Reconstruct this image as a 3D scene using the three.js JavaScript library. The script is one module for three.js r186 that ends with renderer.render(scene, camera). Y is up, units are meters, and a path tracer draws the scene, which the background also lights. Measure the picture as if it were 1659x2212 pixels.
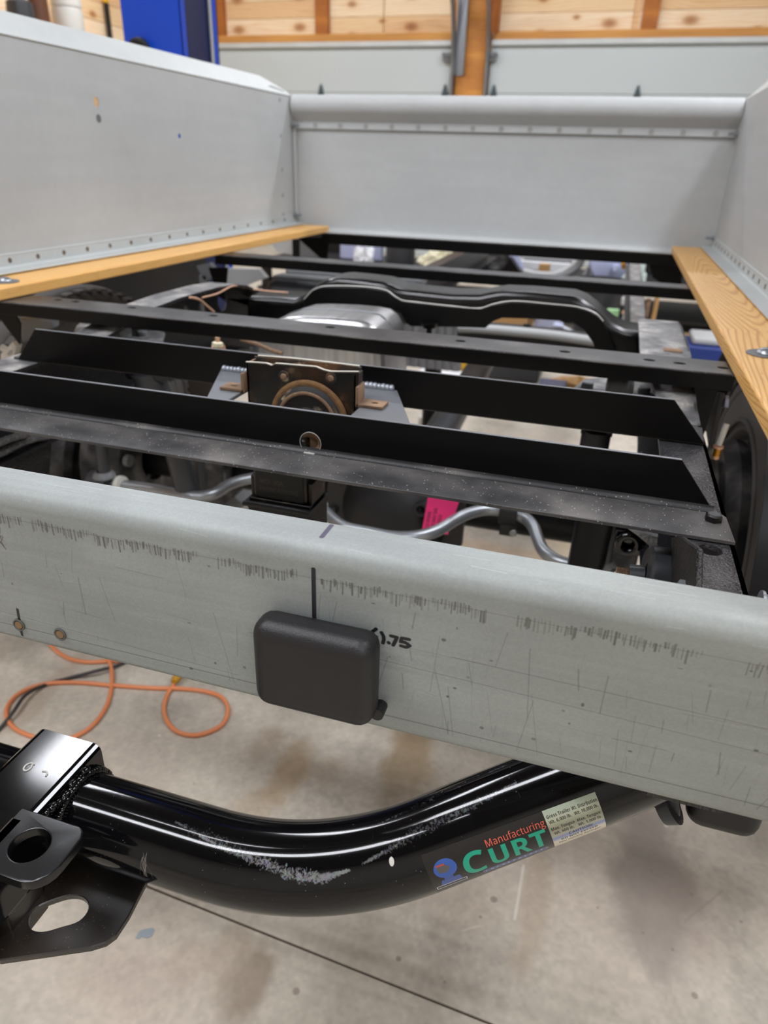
import * as THREE from 'three';
import { RoundedBoxGeometry } from 'three/addons/geometries/RoundedBoxGeometry.js';
import { mergeGeometries } from 'three/addons/utils/BufferGeometryUtils.js';
import { RectAreaLightUniformsLib } from 'three/addons/lights/RectAreaLightUniformsLib.js';

// ---------------------------------------------------------------- camera, exposure, light
const H = 0.97;                                    // eye height; scene coordinates below are measured from the eye, y = 0 at eye level
const scene = new THREE.Scene();
scene.background = new THREE.Color(0x0b0c0d);
const camera = new THREE.PerspectiveCamera(71.94, 1659 / 2212, 0.02, 60);
camera.rotation.order = 'YXZ';
camera.rotation.set(-0.461349, 0.28779, 0.03246);
camera.position.set(0, H, 0);
camera.focus = 0.47; camera.userData.fStop = 8.5;
const renderer = new THREE.WebGLRenderer({ antialias: true });
renderer.toneMapping = THREE.LinearToneMapping;
renderer.toneMappingExposure = 1.0;
renderer.shadowMap.enabled = true;
RectAreaLightUniformsLib.init();
const TUBE_LIGHT = 64, TUBE_COLOR = 0xf4f6fd, TUBE_GLOW = 6;
const CEIL = 2.62;                                 // ceiling above the eye
// x, z, length, turned to run along z
const FIXTURES = [[-1.95, 0.62, 2.4, 0], [-1.25, -0.5, 1.2, 0], [-2.75, -3.55, 2.4, 1], [1.25, -1.6, 2.4, 1], [1.9, -3.6, 2.4, 0], [-0.2, -6.2, 2.4, 0], [-3.6, -6.2, 2.4, 0], [1.6, 1.7, 2.4, 0]];  // the right-hand ones are added to brighten the bed and sill

// ---------------------------------------------------------------- helpers
let seed = 7;
const rnd = () => { seed = (seed * 16807) % 2147483647; return (seed - 1) / 2147483646; };
const rr = (a, b) => a + (b - a) * rnd();
const V = (a) => new THREE.Vector3(a[0], a[1], a[2]);
const taken = {};
function numbered(n) { const k = taken[n] = (taken[n] ?? -1) + 1; return k ? n + '_' + String(k).padStart(3, '0') : n; }
const tops = [];
function flags(o) { o.castShadow = true; o.receiveShadow = true; return o; }
function tri(g) {                                   // planar uv in metres by the face's main direction
  g = g.index ? g.toNonIndexed() : g;
  const p = g.attributes.position, uv = new Float32Array(p.count * 2), a = new THREE.Vector3(), b = new THREE.Vector3(), c = new THREE.Vector3();
  for (let i = 0; i < p.count; i += 3) {
    a.fromBufferAttribute(p, i); b.fromBufferAttribute(p, i + 1); c.fromBufferAttribute(p, i + 2);
    const n = b.clone().sub(a).cross(c.clone().sub(a)), X = Math.abs(n.x), Y = Math.abs(n.y), Z = Math.abs(n.z);
    [a, b, c].forEach((v, k) => {
      const q = Y >= X && Y >= Z ? [v.x, v.z] : X >= Z ? [v.z, v.y] : [v.x, v.y];
      uv[(i + k) * 2] = q[0]; uv[(i + k) * 2 + 1] = q[1];
    });
  }
  g.setAttribute('uv', new THREE.BufferAttribute(uv, 2));
  return g;
}
function clean(g) {
  if (g.index) g = g.toNonIndexed();
  for (const k of Object.keys(g.attributes)) if (!['position', 'normal', 'uv'].includes(k)) g.deleteAttribute(k);
  if (!g.attributes.uv) g = tri(g);
  return g;
}
function merge(gs) { gs = [gs].flat(3).map(clean); return gs.length > 1 ? mergeGeometries(gs) : gs[0]; }
function thing(name, label, category, group) {
  const o = new THREE.Group(); o.name = numbered(name); o.userData = { label, category };
  if (group) o.userData.group = group;
  o.position.y = H; scene.add(o); tops.push(o); return o;
}
function part(parent, name, gs, m, label) {
  const o = flags(new THREE.Mesh(merge(gs), m)); o.name = numbered(name);
  if (label) o.userData.label = label;
  parent.add(o); return o;
}
function single(name, label, category, gs, m, group) {
  const o = flags(new THREE.Mesh(merge(gs), m)); o.name = numbered(name); o.userData = { label, category };
  if (group) o.userData.group = group;
  o.position.y = H; scene.add(o); tops.push(o); return o;
}
function struct(name, gs, m) {
  const o = gs ? flags(new THREE.Mesh(merge(gs), m)) : new THREE.Group(); o.name = name; o.userData = { kind: 'structure' };
  o.position.y = H; scene.add(o); return o;
}
function settle() {                                 // put every thing's origin at its base
  for (const o of tops) {
    o.updateMatrixWorld(true);
    const b = new THREE.Box3().setFromObject(o), base = new THREE.Vector3((b.min.x + b.max.x) / 2, b.min.y, (b.min.z + b.max.z) / 2);
    const d = o.position.clone().sub(base);
    if (o.isMesh) o.geometry.translate(d.x, d.y, d.z);
    for (const c of o.children) c.position.add(d);
    o.position.copy(base);
  }
}
function bx(x0, x1, y0, y1, z0, z1, r = 0) {
  const w = Math.abs(x1 - x0), h = Math.abs(y1 - y0), d = Math.abs(z1 - z0);
  const g = r ? new RoundedBoxGeometry(w, h, d, 2, Math.min(r, w / 2.02, h / 2.02, d / 2.02)) : new THREE.BoxGeometry(w, h, d);
  return tri(g.translate((x0 + x1) / 2, (y0 + y1) / 2, (z0 + z1) / 2));
}
// plate: polygon of points lying in one plane, thickened along vec; holes are loops of points
function slab(pts, vec, { holes = [], bev = 0, seg = 2 } = {}) {
  const P = pts.map(V), n = V(vec), t = n.length(); n.normalize();
  let k = 1, u; do { u = P[k].clone().sub(P[0]); k++; } while (u.length() < 1e-5);
  u.addScaledVector(n, -u.dot(n)).normalize();
  const v = n.clone().cross(u), O = P[0];
  const flat = (l) => l.map((p) => { const d = (p.isVector3 ? p : V(p)).clone().sub(O); return new THREE.Vector2(d.dot(u), d.dot(v)); });
  const s = new THREE.Shape(flat(P));
  for (const h of holes) s.holes.push(new THREE.Path(flat(h)));
  const g = new THREE.ExtrudeGeometry(s, bev ? { depth: t - 2 * bev, bevelEnabled: true, bevelThickness: bev, bevelSize: bev, bevelOffset: -bev, bevelSegments: seg } : { depth: t, bevelEnabled: false });
  if (bev) g.translate(0, 0, bev);
  g.applyMatrix4(new THREE.Matrix4().makeBasis(u, v, n).setPosition(O));
  return tri(bev && seg > 1 ? toCreasedNormals(g, 0.7) : g);
}
function ring(c, a, b, ra, rb = ra, n = 20, sq = 1) {      // loop of points round c in the plane of the directions a, b
  const o = [];
  for (let i = 0; i < n; i++) { const t = i / n * 2 * Math.PI, f = (x) => Math.sign(x) * Math.abs(x) ** sq; const x = ra * f(Math.cos(t)), y = rb * f(Math.sin(t)); o.push([c[0] + a[0] * x + b[0] * y, c[1] + a[1] * x + b[1] * y, c[2] + a[2] * x + b[2] * y]); }
  return o;
}
const disc = (c, dir, r, t, n = 20) => cyl(c, [c[0] + dir[0] * t, c[1] + dir[1] * t, c[2] + dir[2] * t], r, r, n);
function cyl(p0, p1, r0, r1 = r0, n = 24, open = false) {
  const a = V(p0), b = V(p1), d = b.clone().sub(a), L = d.length();
  const g = new THREE.CylinderGeometry(r1, r0, L, n, 1, open);
  g.applyQuaternion(new THREE.Quaternion().setFromUnitVectors(new THREE.Vector3(0, 1, 0), d.normalize()));
  const m = a.add(b).multiplyScalar(0.5); g.translate(m.x, m.y, m.z);
  return tri(g);
}
function lath(prof, p, dir, n = 32, arc = 2 * Math.PI) {     // profile of [radius, height] round an axis from p along dir
  const g = new THREE.LatheGeometry(prof.map((q) => new THREE.Vector2(q[0], q[1])), n, 0, arc);
  g.applyQuaternion(new THREE.Quaternion().setFromUnitVectors(new THREE.Vector3(0, 1, 0), V(dir).normalize()));
  g.translate(p[0], p[1], p[2]);
  return tri(toCreasedNormals(g, 0.6));
}
function tube(pts, r, seg = 60, n = 14, curve) {
  const c = curve || new THREE.CatmullRomCurve3(pts.map(V), false, 'centripetal');
  const g = new THREE.TubeGeometry(c, seg, r, n, false), ps = g.attributes.position, caps = [];
  for (const k of [0, seg]) {
    const q = c.getPointAt(k / seg), pos = [];
    for (let i = 0; i < n; i++) {
      const a = new THREE.Vector3().fromBufferAttribute(ps, k * (n + 1) + i), b = new THREE.Vector3().fromBufferAttribute(ps, k * (n + 1) + i + 1);
      for (const w of k ? [q, b, a] : [q, a, b]) pos.push(w.x, w.y, w.z);
    }
    const e = new THREE.BufferGeometry(); e.setAttribute('position', new THREE.Float32BufferAttribute(pos, 3)); e.computeVertexNormals(); caps.push(tri(e));
  }
  return [clean(g), ...caps];
}
function hexBolt(p, dir, r, h, washer = 0) {         // hex head with a chamfer, on its washer
  const d = V(dir).normalize(), at = (k) => [p[0] + d.x * k, p[1] + d.y * k, p[2] + d.z * k], o = [];
  let k = 0;
  if (washer) { o.push(cyl(at(0), at(0.0018), washer, washer, 24)); k = 0.0018; }
  o.push(cyl(at(k), at(k + h * 0.82), r, r, 6), cyl(at(k + h * 0.82), at(k + h), r, r * 0.84, 6));
  return o;
}
// normals shared across edges flatter than the angle, each face counting by its area
function toCreasedNormals(g, angle) {
  g = g.index ? g.toNonIndexed() : g;
  const p = g.attributes.position, n = p.count, fn = [], at = new Map(), a = new THREE.Vector3(), b = new THREE.Vector3(), c = new THREE.Vector3(), out = new Float32Array(n * 3), cos = Math.cos(angle);
  const key = (i) => Math.round(p.getX(i) * 2e5) + ',' + Math.round(p.getY(i) * 2e5) + ',' + Math.round(p.getZ(i) * 2e5);
  for (let i = 0; i < n; i += 3) {
    a.fromBufferAttribute(p, i); b.fromBufferAttribute(p, i + 1); c.fromBufferAttribute(p, i + 2);
    const f = b.clone().sub(a).cross(c.clone().sub(a)); f.len = f.length() || 1e-12; f.u = f.clone().divideScalar(f.len); fn.push(f);
    for (let k = 0; k < 3; k++) { const q = key(i + k); at.has(q) ? at.get(q).push(fn.length - 1) : at.set(q, [fn.length - 1]); }
  }
  for (let i = 0; i < n; i++) {
    const f = fn[Math.floor(i / 3)], s = new THREE.Vector3();
    for (const j of at.get(key(i))) if (fn[j].u.dot(f.u) > cos) s.add(fn[j]);
    if (s.lengthSq() < 1e-30) s.copy(f.u); s.normalize(); out.set([s.x, s.y, s.z], i * 3);
  }
  g.setAttribute('normal', new THREE.BufferAttribute(out, 3));
  return g;
}
const smoothLoop = (pts, n = 40) => { const c = new THREE.CatmullRomCurve3(pts.map(V), true, 'centripetal'); return Array.from({ length: n }, (_, i) => { const q = c.getPointAt(i / n); return [q.x, q.y, q.z]; }); };
// bent sheet: a profile of [p, q] points with thickness t (to its left), swept from s0 to s1; map places (p, q, s); uv = (s, length along the profile)
function sheet(prof, t, s0, s1, map, crease = 0.6) {
  const n = prof.length, off = [], arc = [0];
  for (let i = 0; i < n; i++) {
    const a = prof[Math.max(i - 1, 0)], b = prof[Math.min(i + 1, n - 1)], l = Math.hypot(b[0] - a[0], b[1] - a[1]);
    off.push([prof[i][0] - (b[1] - a[1]) / l * t, prof[i][1] + (b[0] - a[0]) / l * t]);
    if (i) arc.push(arc[i - 1] + Math.hypot(prof[i][0] - prof[i - 1][0], prof[i][1] - prof[i - 1][1]));
  }
  const pos = [], uv = [];
  const quad = (A, B, C, D) => { for (const [P, u] of [A, B, C, A, C, D]) { pos.push(...P); uv.push(...u); } };
  const m = (q, s) => map(q[0], q[1], s);
  for (let i = 0; i < n - 1; i++) {
    const u0 = [s0, arc[i]], u1 = [s1, arc[i]], u2 = [s1, arc[i + 1]], u3 = [s0, arc[i + 1]];
    quad([m(prof[i], s0), u0], [m(prof[i + 1], s0), u3], [m(prof[i + 1], s1), u2], [m(prof[i], s1), u1]);
    quad([m(off[i], s0), u0], [m(off[i], s1), u1], [m(off[i + 1], s1), u2], [m(off[i + 1], s0), u3]);
    quad([m(prof[i], s0), u0], [m(off[i], s0), u0], [m(off[i + 1], s0), u3], [m(prof[i + 1], s0), u3]);
    quad([m(prof[i], s1), u1], [m(prof[i + 1], s1), u2], [m(off[i + 1], s1), u2], [m(off[i], s1), u1]);
  }
  for (const i of [0, n - 1]) {
    const u = [s0, arc[i]], w = [s1, arc[i]];
    if (i) quad([m(prof[i], s0), u], [m(off[i], s0), u], [m(off[i], s1), w], [m(prof[i], s1), w]);
    else quad([m(prof[i], s0), u], [m(prof[i], s1), w], [m(off[i], s1), w], [m(off[i], s0), u]);
  }
  const g = new THREE.BufferGeometry();
  g.setAttribute('position', new THREE.Float32BufferAttribute(pos, 3)); g.setAttribute('uv', new THREE.Float32BufferAttribute(uv, 2));
  g.computeVertexNormals();
  return toCreasedNormals(g, crease);
}
const arcPts = (cx, cy, r, a0, a1, n = 6) => Array.from({ length: n + 1 }, (_, i) => { const t = (a0 + (a1 - a0) * i / n) * Math.PI / 180; return [cx + r * Math.cos(t), cy + r * Math.sin(t)]; });
const alongX = (z, y, x) => [x, y, z];

// ---------------------------------------------------------------- textures
function lattice(n, sd) { let s = sd; const a = new Float32Array(n * n); for (let i = 0; i < n * n; i++) { s = (s * 16807) % 2147483647; a[i] = s / 2147483647; } return a; }
const LAT = [lattice(64, 11), lattice(64, 29), lattice(64, 53)];
function noise(x, y, per, k = 0) {                    // smooth value noise, repeats every per cells
  const L = LAT[k], xi = Math.floor(x), yi = Math.floor(y), fx = x - xi, fy = y - yi, sx = fx * fx * (3 - 2 * fx), sy = fy * fy * (3 - 2 * fy);
  const g = (i, j) => L[(((j % per) + per) % per % 64) * 64 + (((i % per) + per) % per % 64)];
  const a = g(xi, yi), b = g(xi + 1, yi), c = g(xi, yi + 1), d = g(xi + 1, yi + 1);
  return a + (b - a) * sx + (c - a) * sy + (a - b - c + d) * sx * sy;
}
function fbm(u, v, f, oct = 4, k = 0) { let s = 0, a = 0.5; for (let o = 0; o < oct; o++) { s += a * noise(u * f, v * f, Math.min(f, 64), (k + o) % 3); f *= 2; a *= 0.5; } return s / (1 - 0.5 ** oct); }
function dataTex(w, h, fn, { srgb = true, rep = [1, 1], mirror = false } = {}) {
  const d = new Uint8Array(w * h * 4);
  for (let j = 0; j < h; j++) for (let i = 0; i < w; i++) {
    let c = fn((i + 0.5) / w, (j + 0.5) / h); if (typeof c === 'number') c = [c, c, c];
    const o = (j * w + i) * 4; for (let k = 0; k < 3; k++) d[o + k] = Math.max(0, Math.min(255, c[k])); d[o + 3] = 255;
  }
  const t = new THREE.DataTexture(d, w, h, THREE.RGBAFormat);
  t.wrapS = t.wrapT = mirror ? THREE.MirroredRepeatWrapping : THREE.RepeatWrapping;
  t.magFilter = t.minFilter = THREE.LinearFilter; t.repeat.set(...rep); t.needsUpdate = true;
  if (srgb) t.colorSpace = THREE.SRGBColorSpace;
  return t;
}
function canvasTex(w, h, draw, wrap = THREE.ClampToEdgeWrapping) {
  const c = document.createElement('canvas'); c.width = w; c.height = h; draw(c.getContext('2d'), w, h);
  const t = new THREE.CanvasTexture(c); t.colorSpace = THREE.SRGBColorSpace; t.wrapS = t.wrapT = wrap; t.magFilter = THREE.LinearFilter; return t;
}
const mix = (a, b, t) => a.map((x, i) => x + (b[i] - x) * t);
const clamp01 = (x) => Math.max(0, Math.min(1, x));

// galvanised sheet: soft mottling with faint streaks along the rolling direction
const galvTex = dataTex(512, 512, (u, v) => { const n = fbm(u, v, 4, 5), s = noise(u * 3, v * 60, 60, 1), g = noise(u * 64, v * 64, 64, 2); const k = 206 + (n - 0.5) * 16 + (s - 0.5) * 4 + (g - 0.5) * 3; return [k * 0.992, k * 0.998, k]; }, { rep: [1.4, 1.4] });
const galvRough = dataTex(256, 256, (u, v) => 120 + (fbm(u, v, 5, 4, 1) - 0.5) * 90, { srgb: false, rep: [2, 2] });
const dustTex = dataTex(1024, 1024, (u, v) => {        // black paint under a veil of dust with pale grit
  const n = fbm(u, v, 6, 5), d = clamp01((n - 0.38) * 2.2), g = noise(u * 64, v * 64, 64, 1) * noise(u * 256 % 64, v * 256 % 64, 64, 2);
  const cu = Math.floor(u * 300), cv = Math.floor(v * 300), h = Math.sin(cu * 91.731 + cv * 127.77) * 43758.5453, q = h - Math.floor(h), sp = q > 0.972 && Math.hypot(u * 300 - cu - 0.5, v * 300 - cv - 0.5) < (q - 0.97) * 16 ? 1 : 0;
  let c = mix([30, 30, 33], [116, 112, 107], 0.1 + d * 0.75); c = mix(c, [120, 112, 100], clamp01(g - 0.45) * 0.5); return sp ? mix(c, [215, 208, 195], 0.8) : c;
}, { rep: [3.2, 3.2] });
const sootTex = dataTex(512, 512, (u, v) => { const n = fbm(u, v, 8, 5, 1); return mix([30, 30, 32], [120, 116, 112], clamp01((n - 0.36) * 1.9)); }, { rep: [4, 4] });
const pitBump = dataTex(512, 512, (u, v) => 255 * (0.55 * noise(u * 64, v * 64, 64, 0) + 0.45 * noise(u * 32, v * 32, 32, 1)), { srgb: false, rep: [15, 15] });
const fineBump = dataTex(256, 256, (u, v) => 255 * (0.6 * noise(u * 64, v * 64, 64, 0) + 0.4 * noise(u * 32, v * 32, 32, 2)), { srgb: false, rep: [36, 36] });
const rustTex = dataTex(512, 512, (u, v) => { const n = fbm(u, v, 5, 5), m = fbm(u, v, 9, 5, 1); let c = mix([26, 24, 22], [118, 82, 52], clamp01((n - 0.46) * 3)); return mix(c, [196, 178, 152], clamp01((m - 0.6) * 5)); }, { rep: [9, 9] });
const rustBrown = dataTex(256, 256, (u, v) => mix([84, 62, 46], [168, 138, 108], fbm(u, v, 6, 5, 2)), { rep: [8, 8] });
const ribTex = dataTex(256, 256, (u, v) => { const k = 176 + (noise(u * 40, v * 2, 40) - 0.5) * 26 + (fbm(u, v, 6, 3) - 0.5) * 26; return [k, k, k * 1.01]; }, { rep: [5, 5] });
const scuffTex = dataTex(512, 512, (u, v) => 58 + clamp01((fbm(u, v, 4, 6) - 0.52) * 4) * 150, { srgb: false, rep: [5, 5] });
// varnished fir: growth lines drawn out into long arches down the plank's middle (u along the plank)
function woodTex(arch, sd) {
  return dataTex(2048, 512, (u, v) => {
    const w = (v - 0.5) * 2, bend = fbm(u, v, 3, 3, sd) * 1.6 + noise(u * 5, v * 2, 5, sd) * 0.8;
    const r = arch ? Math.abs(w + (noise(u * 4, 0.3, 4, sd) - 0.5) * 0.5) ** 1.7 * 7 + Math.abs(((u * 1.0) % 1) - 0.5) * 15 + bend * 1.6 : w * 13 + bend * 1.3 + 1.5 * Math.sin(u * 6.283);
    const f = r - Math.floor(r), late = Math.exp(-(((f - 0.78) / 0.17) ** 2)) * (0.75 + 0.25 * noise(u * 30, v * 8, 30));
    const fib = noise(u * 20, v * 64, 64, 2), pore = noise(u * 60, v * 64, 64, 1);
    let c = mix([244, 194, 118], [192, 126, 56], late * 0.68); c = mix(c, [214, 150, 74], (fib - 0.4) * 0.35); return mix(c, [150, 96, 44], clamp01(pore - 0.8));
  }, { mirror: true });
}
const firArch = woodTex(true, 0), firLine = woodTex(false, 1);
const pineTex = dataTex(1024, 256, (u, v) => {
  const r = (v - 0.5) * 9 + fbm(u, v, 3, 4, 1) * 3 + Math.sin(u * 6.28) * 0.8, f = r - Math.floor(r), late = Math.exp(-(((f - 0.75) / 0.2) ** 2));
  let c = mix([248, 226, 192], [232, 196, 150], late * 0.7);
  for (const [ku, kv, kr] of [[0.17, 0.6, 0.05], [0.47, 0.3, 0.035], [0.8, 0.55, 0.05], [0.64, 0.75, 0.025]]) { const d = Math.hypot((u - ku) * 4, v - kv) / kr / 3; c = mix(c, [150, 96, 56], clamp01(1.2 - d)); c = mix(c, [206, 156, 104], clamp01(0.8 - d * 0.4) * 0.6); }
  return c;
}, { rep: [0.5, 3.6] });
const beamTex = dataTex(512, 128, (u, v) => { const n = fbm(u, v, 4, 4), f = noise(u * 6, v * 40, 40, 1); return mix([226, 168, 88], [176, 118, 58], clamp01(n * 0.7 + f * 0.4 - 0.1)); }, { rep: [0.6, 3] });

// concrete with its drips, stains and tyre marks; the map covers x -1.4..0.8, z -2..0.2
const FX = -1.4, FZ = -2.0, FS = 2.2;
const STAINS = [   // [place], half-widths, strength, colour
  [[-0.3064,-0.97,-0.5019], .034, .062, .62, [128, 112, 94]], [[-0.3518,-0.97,-0.5161], .03, .05, .38, [140, 120, 102]], [[-0.3985,-0.97,-0.4927], .03, .03, .25, [150, 128, 110]],
  [[-0.4056,-0.97,-0.8382], .045, .075, .5, [146, 118, 84]], [[-0.4676,-0.97,-0.8732], .03, .07, .3, [150, 126, 104]], [[-0.2128,-0.97,-0.9192], .05, .1, .55, [138, 110, 74]],
  [[-0.2166,-0.97,-0.8305], .028, .05, .3, [146, 124, 98]], [[-0.4223,-0.97,-0.7474], .04, .04, .28, [150, 122, 92]], [[0.0328,-0.97,-0.7348], .025, .12, .36, [146, 128, 106]],
  [[-0.3365,-0.97,-0.8506], .03, .05, .25, [150, 124, 100]], [[0.2098,-0.97,-0.8223], .055, .2, .42, [112, 104, 98]], [[0.2224,-0.97,-0.7273], .07, .14, .28, [124, 114, 106]],
  [[-0.0638,-0.97,-0.6908], .06, .07, .16, [150, 130, 112]], [[-0.2398,-0.97,-0.5807], .12, .05, .1, [150, 136, 124]], [[0.2998,-0.97,-0.7673], .1, .1, .14, [150, 132, 118]], [[-0.9532,-0.97,-0.8949], .03, .3, .3, [160, 134, 112]],
  [[0.1306,-0.97,-0.6306], .12, .05, .14, [140, 126, 112]], [[-0.4406,-0.97,-0.4359], .1, .04, .14, [170, 140, 126]], [[-0.1192,-0.97,-1.7181], .3, .09, .35, [190, 144, 104]], [[0.0086,-0.97,-1.8484], .1, .2, .3, [200, 160, 112]]];
const DOTS = [[-0.5484,-0.97,-0.752],[-0.0204,-0.97,-0.703],[-0.0345,-0.97,-0.6705],[0.1898,-0.97,-0.7207],[0.229,-0.97,-0.7087],[-0.2841,-0.97,-0.7533],[-0.203,-0.97,-0.9643],[-0.1307,-0.97,-0.8967],[0.0288,-0.97,-0.6096],[0.2538,-0.97,-0.6528],[-0.13,-0.97,-0.5764],[-0.0633,-0.97,-0.5666],[-0.2444,-0.97,-0.4946],[-0.503,-0.97,-0.3802],[0.3265,-0.97,-0.7834],[0.1266,-0.97,-0.7391],[-0.0596,-0.97,-0.9102],[-0.4653,-0.97,-0.7408]];
const floorTex = canvasTex(2048, 2048, (g, w, h) => {
  const im = g.createImageData(w, h), d = im.data;
  for (let j = 0; j < h; j++) for (let i = 0; i < w; i++) {
    const u = i / w, v = j / h, n = fbm(u, v, 5, 6), m = noise(u * 40, v * 40, 40, 1), f = noise(u * 400 % 64, v * 400 % 64, 64, 2), p = fbm(u, v, 16, 4, 1);
    const k = 188 + (n - 0.5) * 34 + (m - 0.5) * 12 + (f - 0.5) * 15 + (noise(u * 180 % 64, v * 180 % 64, 64, 1) - 0.5) * 12 - clamp01((p - 0.54) * 5) * 16;
    let c = [k, k * 0.955, k * 0.875]; c = mix(c, [178, 150, 134], clamp01((fbm(u, v, 7, 3, 2) - 0.55) * 2) * 0.35);
    const x = FX + u * FS, z = FZ + v * FS, wob = (fbm(u, v, 24, 4, 2) - 0.5);
    for (const [q, rx, rz, s, col] of STAINS) {
      const dx = (x - q[0]) / rx, dz = (z - q[2]) / rz; if (Math.abs(dx) > 1.6 || Math.abs(dz) > 1.6) continue;
      const e = Math.hypot(dx, dz) + wob * 1.5; c = mix(c, col, clamp01((1.08 - e) * 1.7) * s * (0.65 + 0.7 * p));
    }
    for (const q of DOTS) { const e = Math.hypot(x - q[0], z - q[2]); if (e < 0.02) c = mix(c, [104, 90, 78], clamp01((0.0035 + wob * 0.012 - e) * 500) * 0.45); }
    const o = (j * w + i) * 4; d[o] = c[0]; d[o + 1] = c[1]; d[o + 2] = c[2]; d[o + 3] = 255;
  }
  g.putImageData(im, 0, 0);
  const at = (q) => [(q[0] - FX) / FS * w, (q[2] - FZ) / FS * h];
  g.lineCap = 'round';
  for (const [a, b, col, lw] of [[[0.0148,-0.97,-0.7736], [0.0137,-0.97,-0.6829], 'rgba(226,220,208,0.5)', 4], [[0.3061,-0.97,-0.8262], [0.2491,-0.97,-0.7577], 'rgba(120,108,98,0.25)', 3], [[-0.0539,-0.97,-0.6425], [-0.0333,-0.97,-0.6564], 'rgba(226,220,208,0.3)', 3]]) {
    g.strokeStyle = col; g.lineWidth = lw; g.beginPath(); g.moveTo(...at(a)); g.lineTo(...at(b)); g.stroke();
  }
  for (let i = 0; i < 46; i++) { const p = [rr(0, w), rr(0, h)]; g.fillStyle = i % 3 ? 'rgba(120,104,90,0.4)' : 'rgba(238,232,222,0.6)'; g.beginPath(); g.ellipse(p[0], p[1], rr(1.5, 4), rr(1.5, 4), 0, 0, 7); g.fill(); }
}, THREE.MirroredRepeatWrapping);

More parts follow.
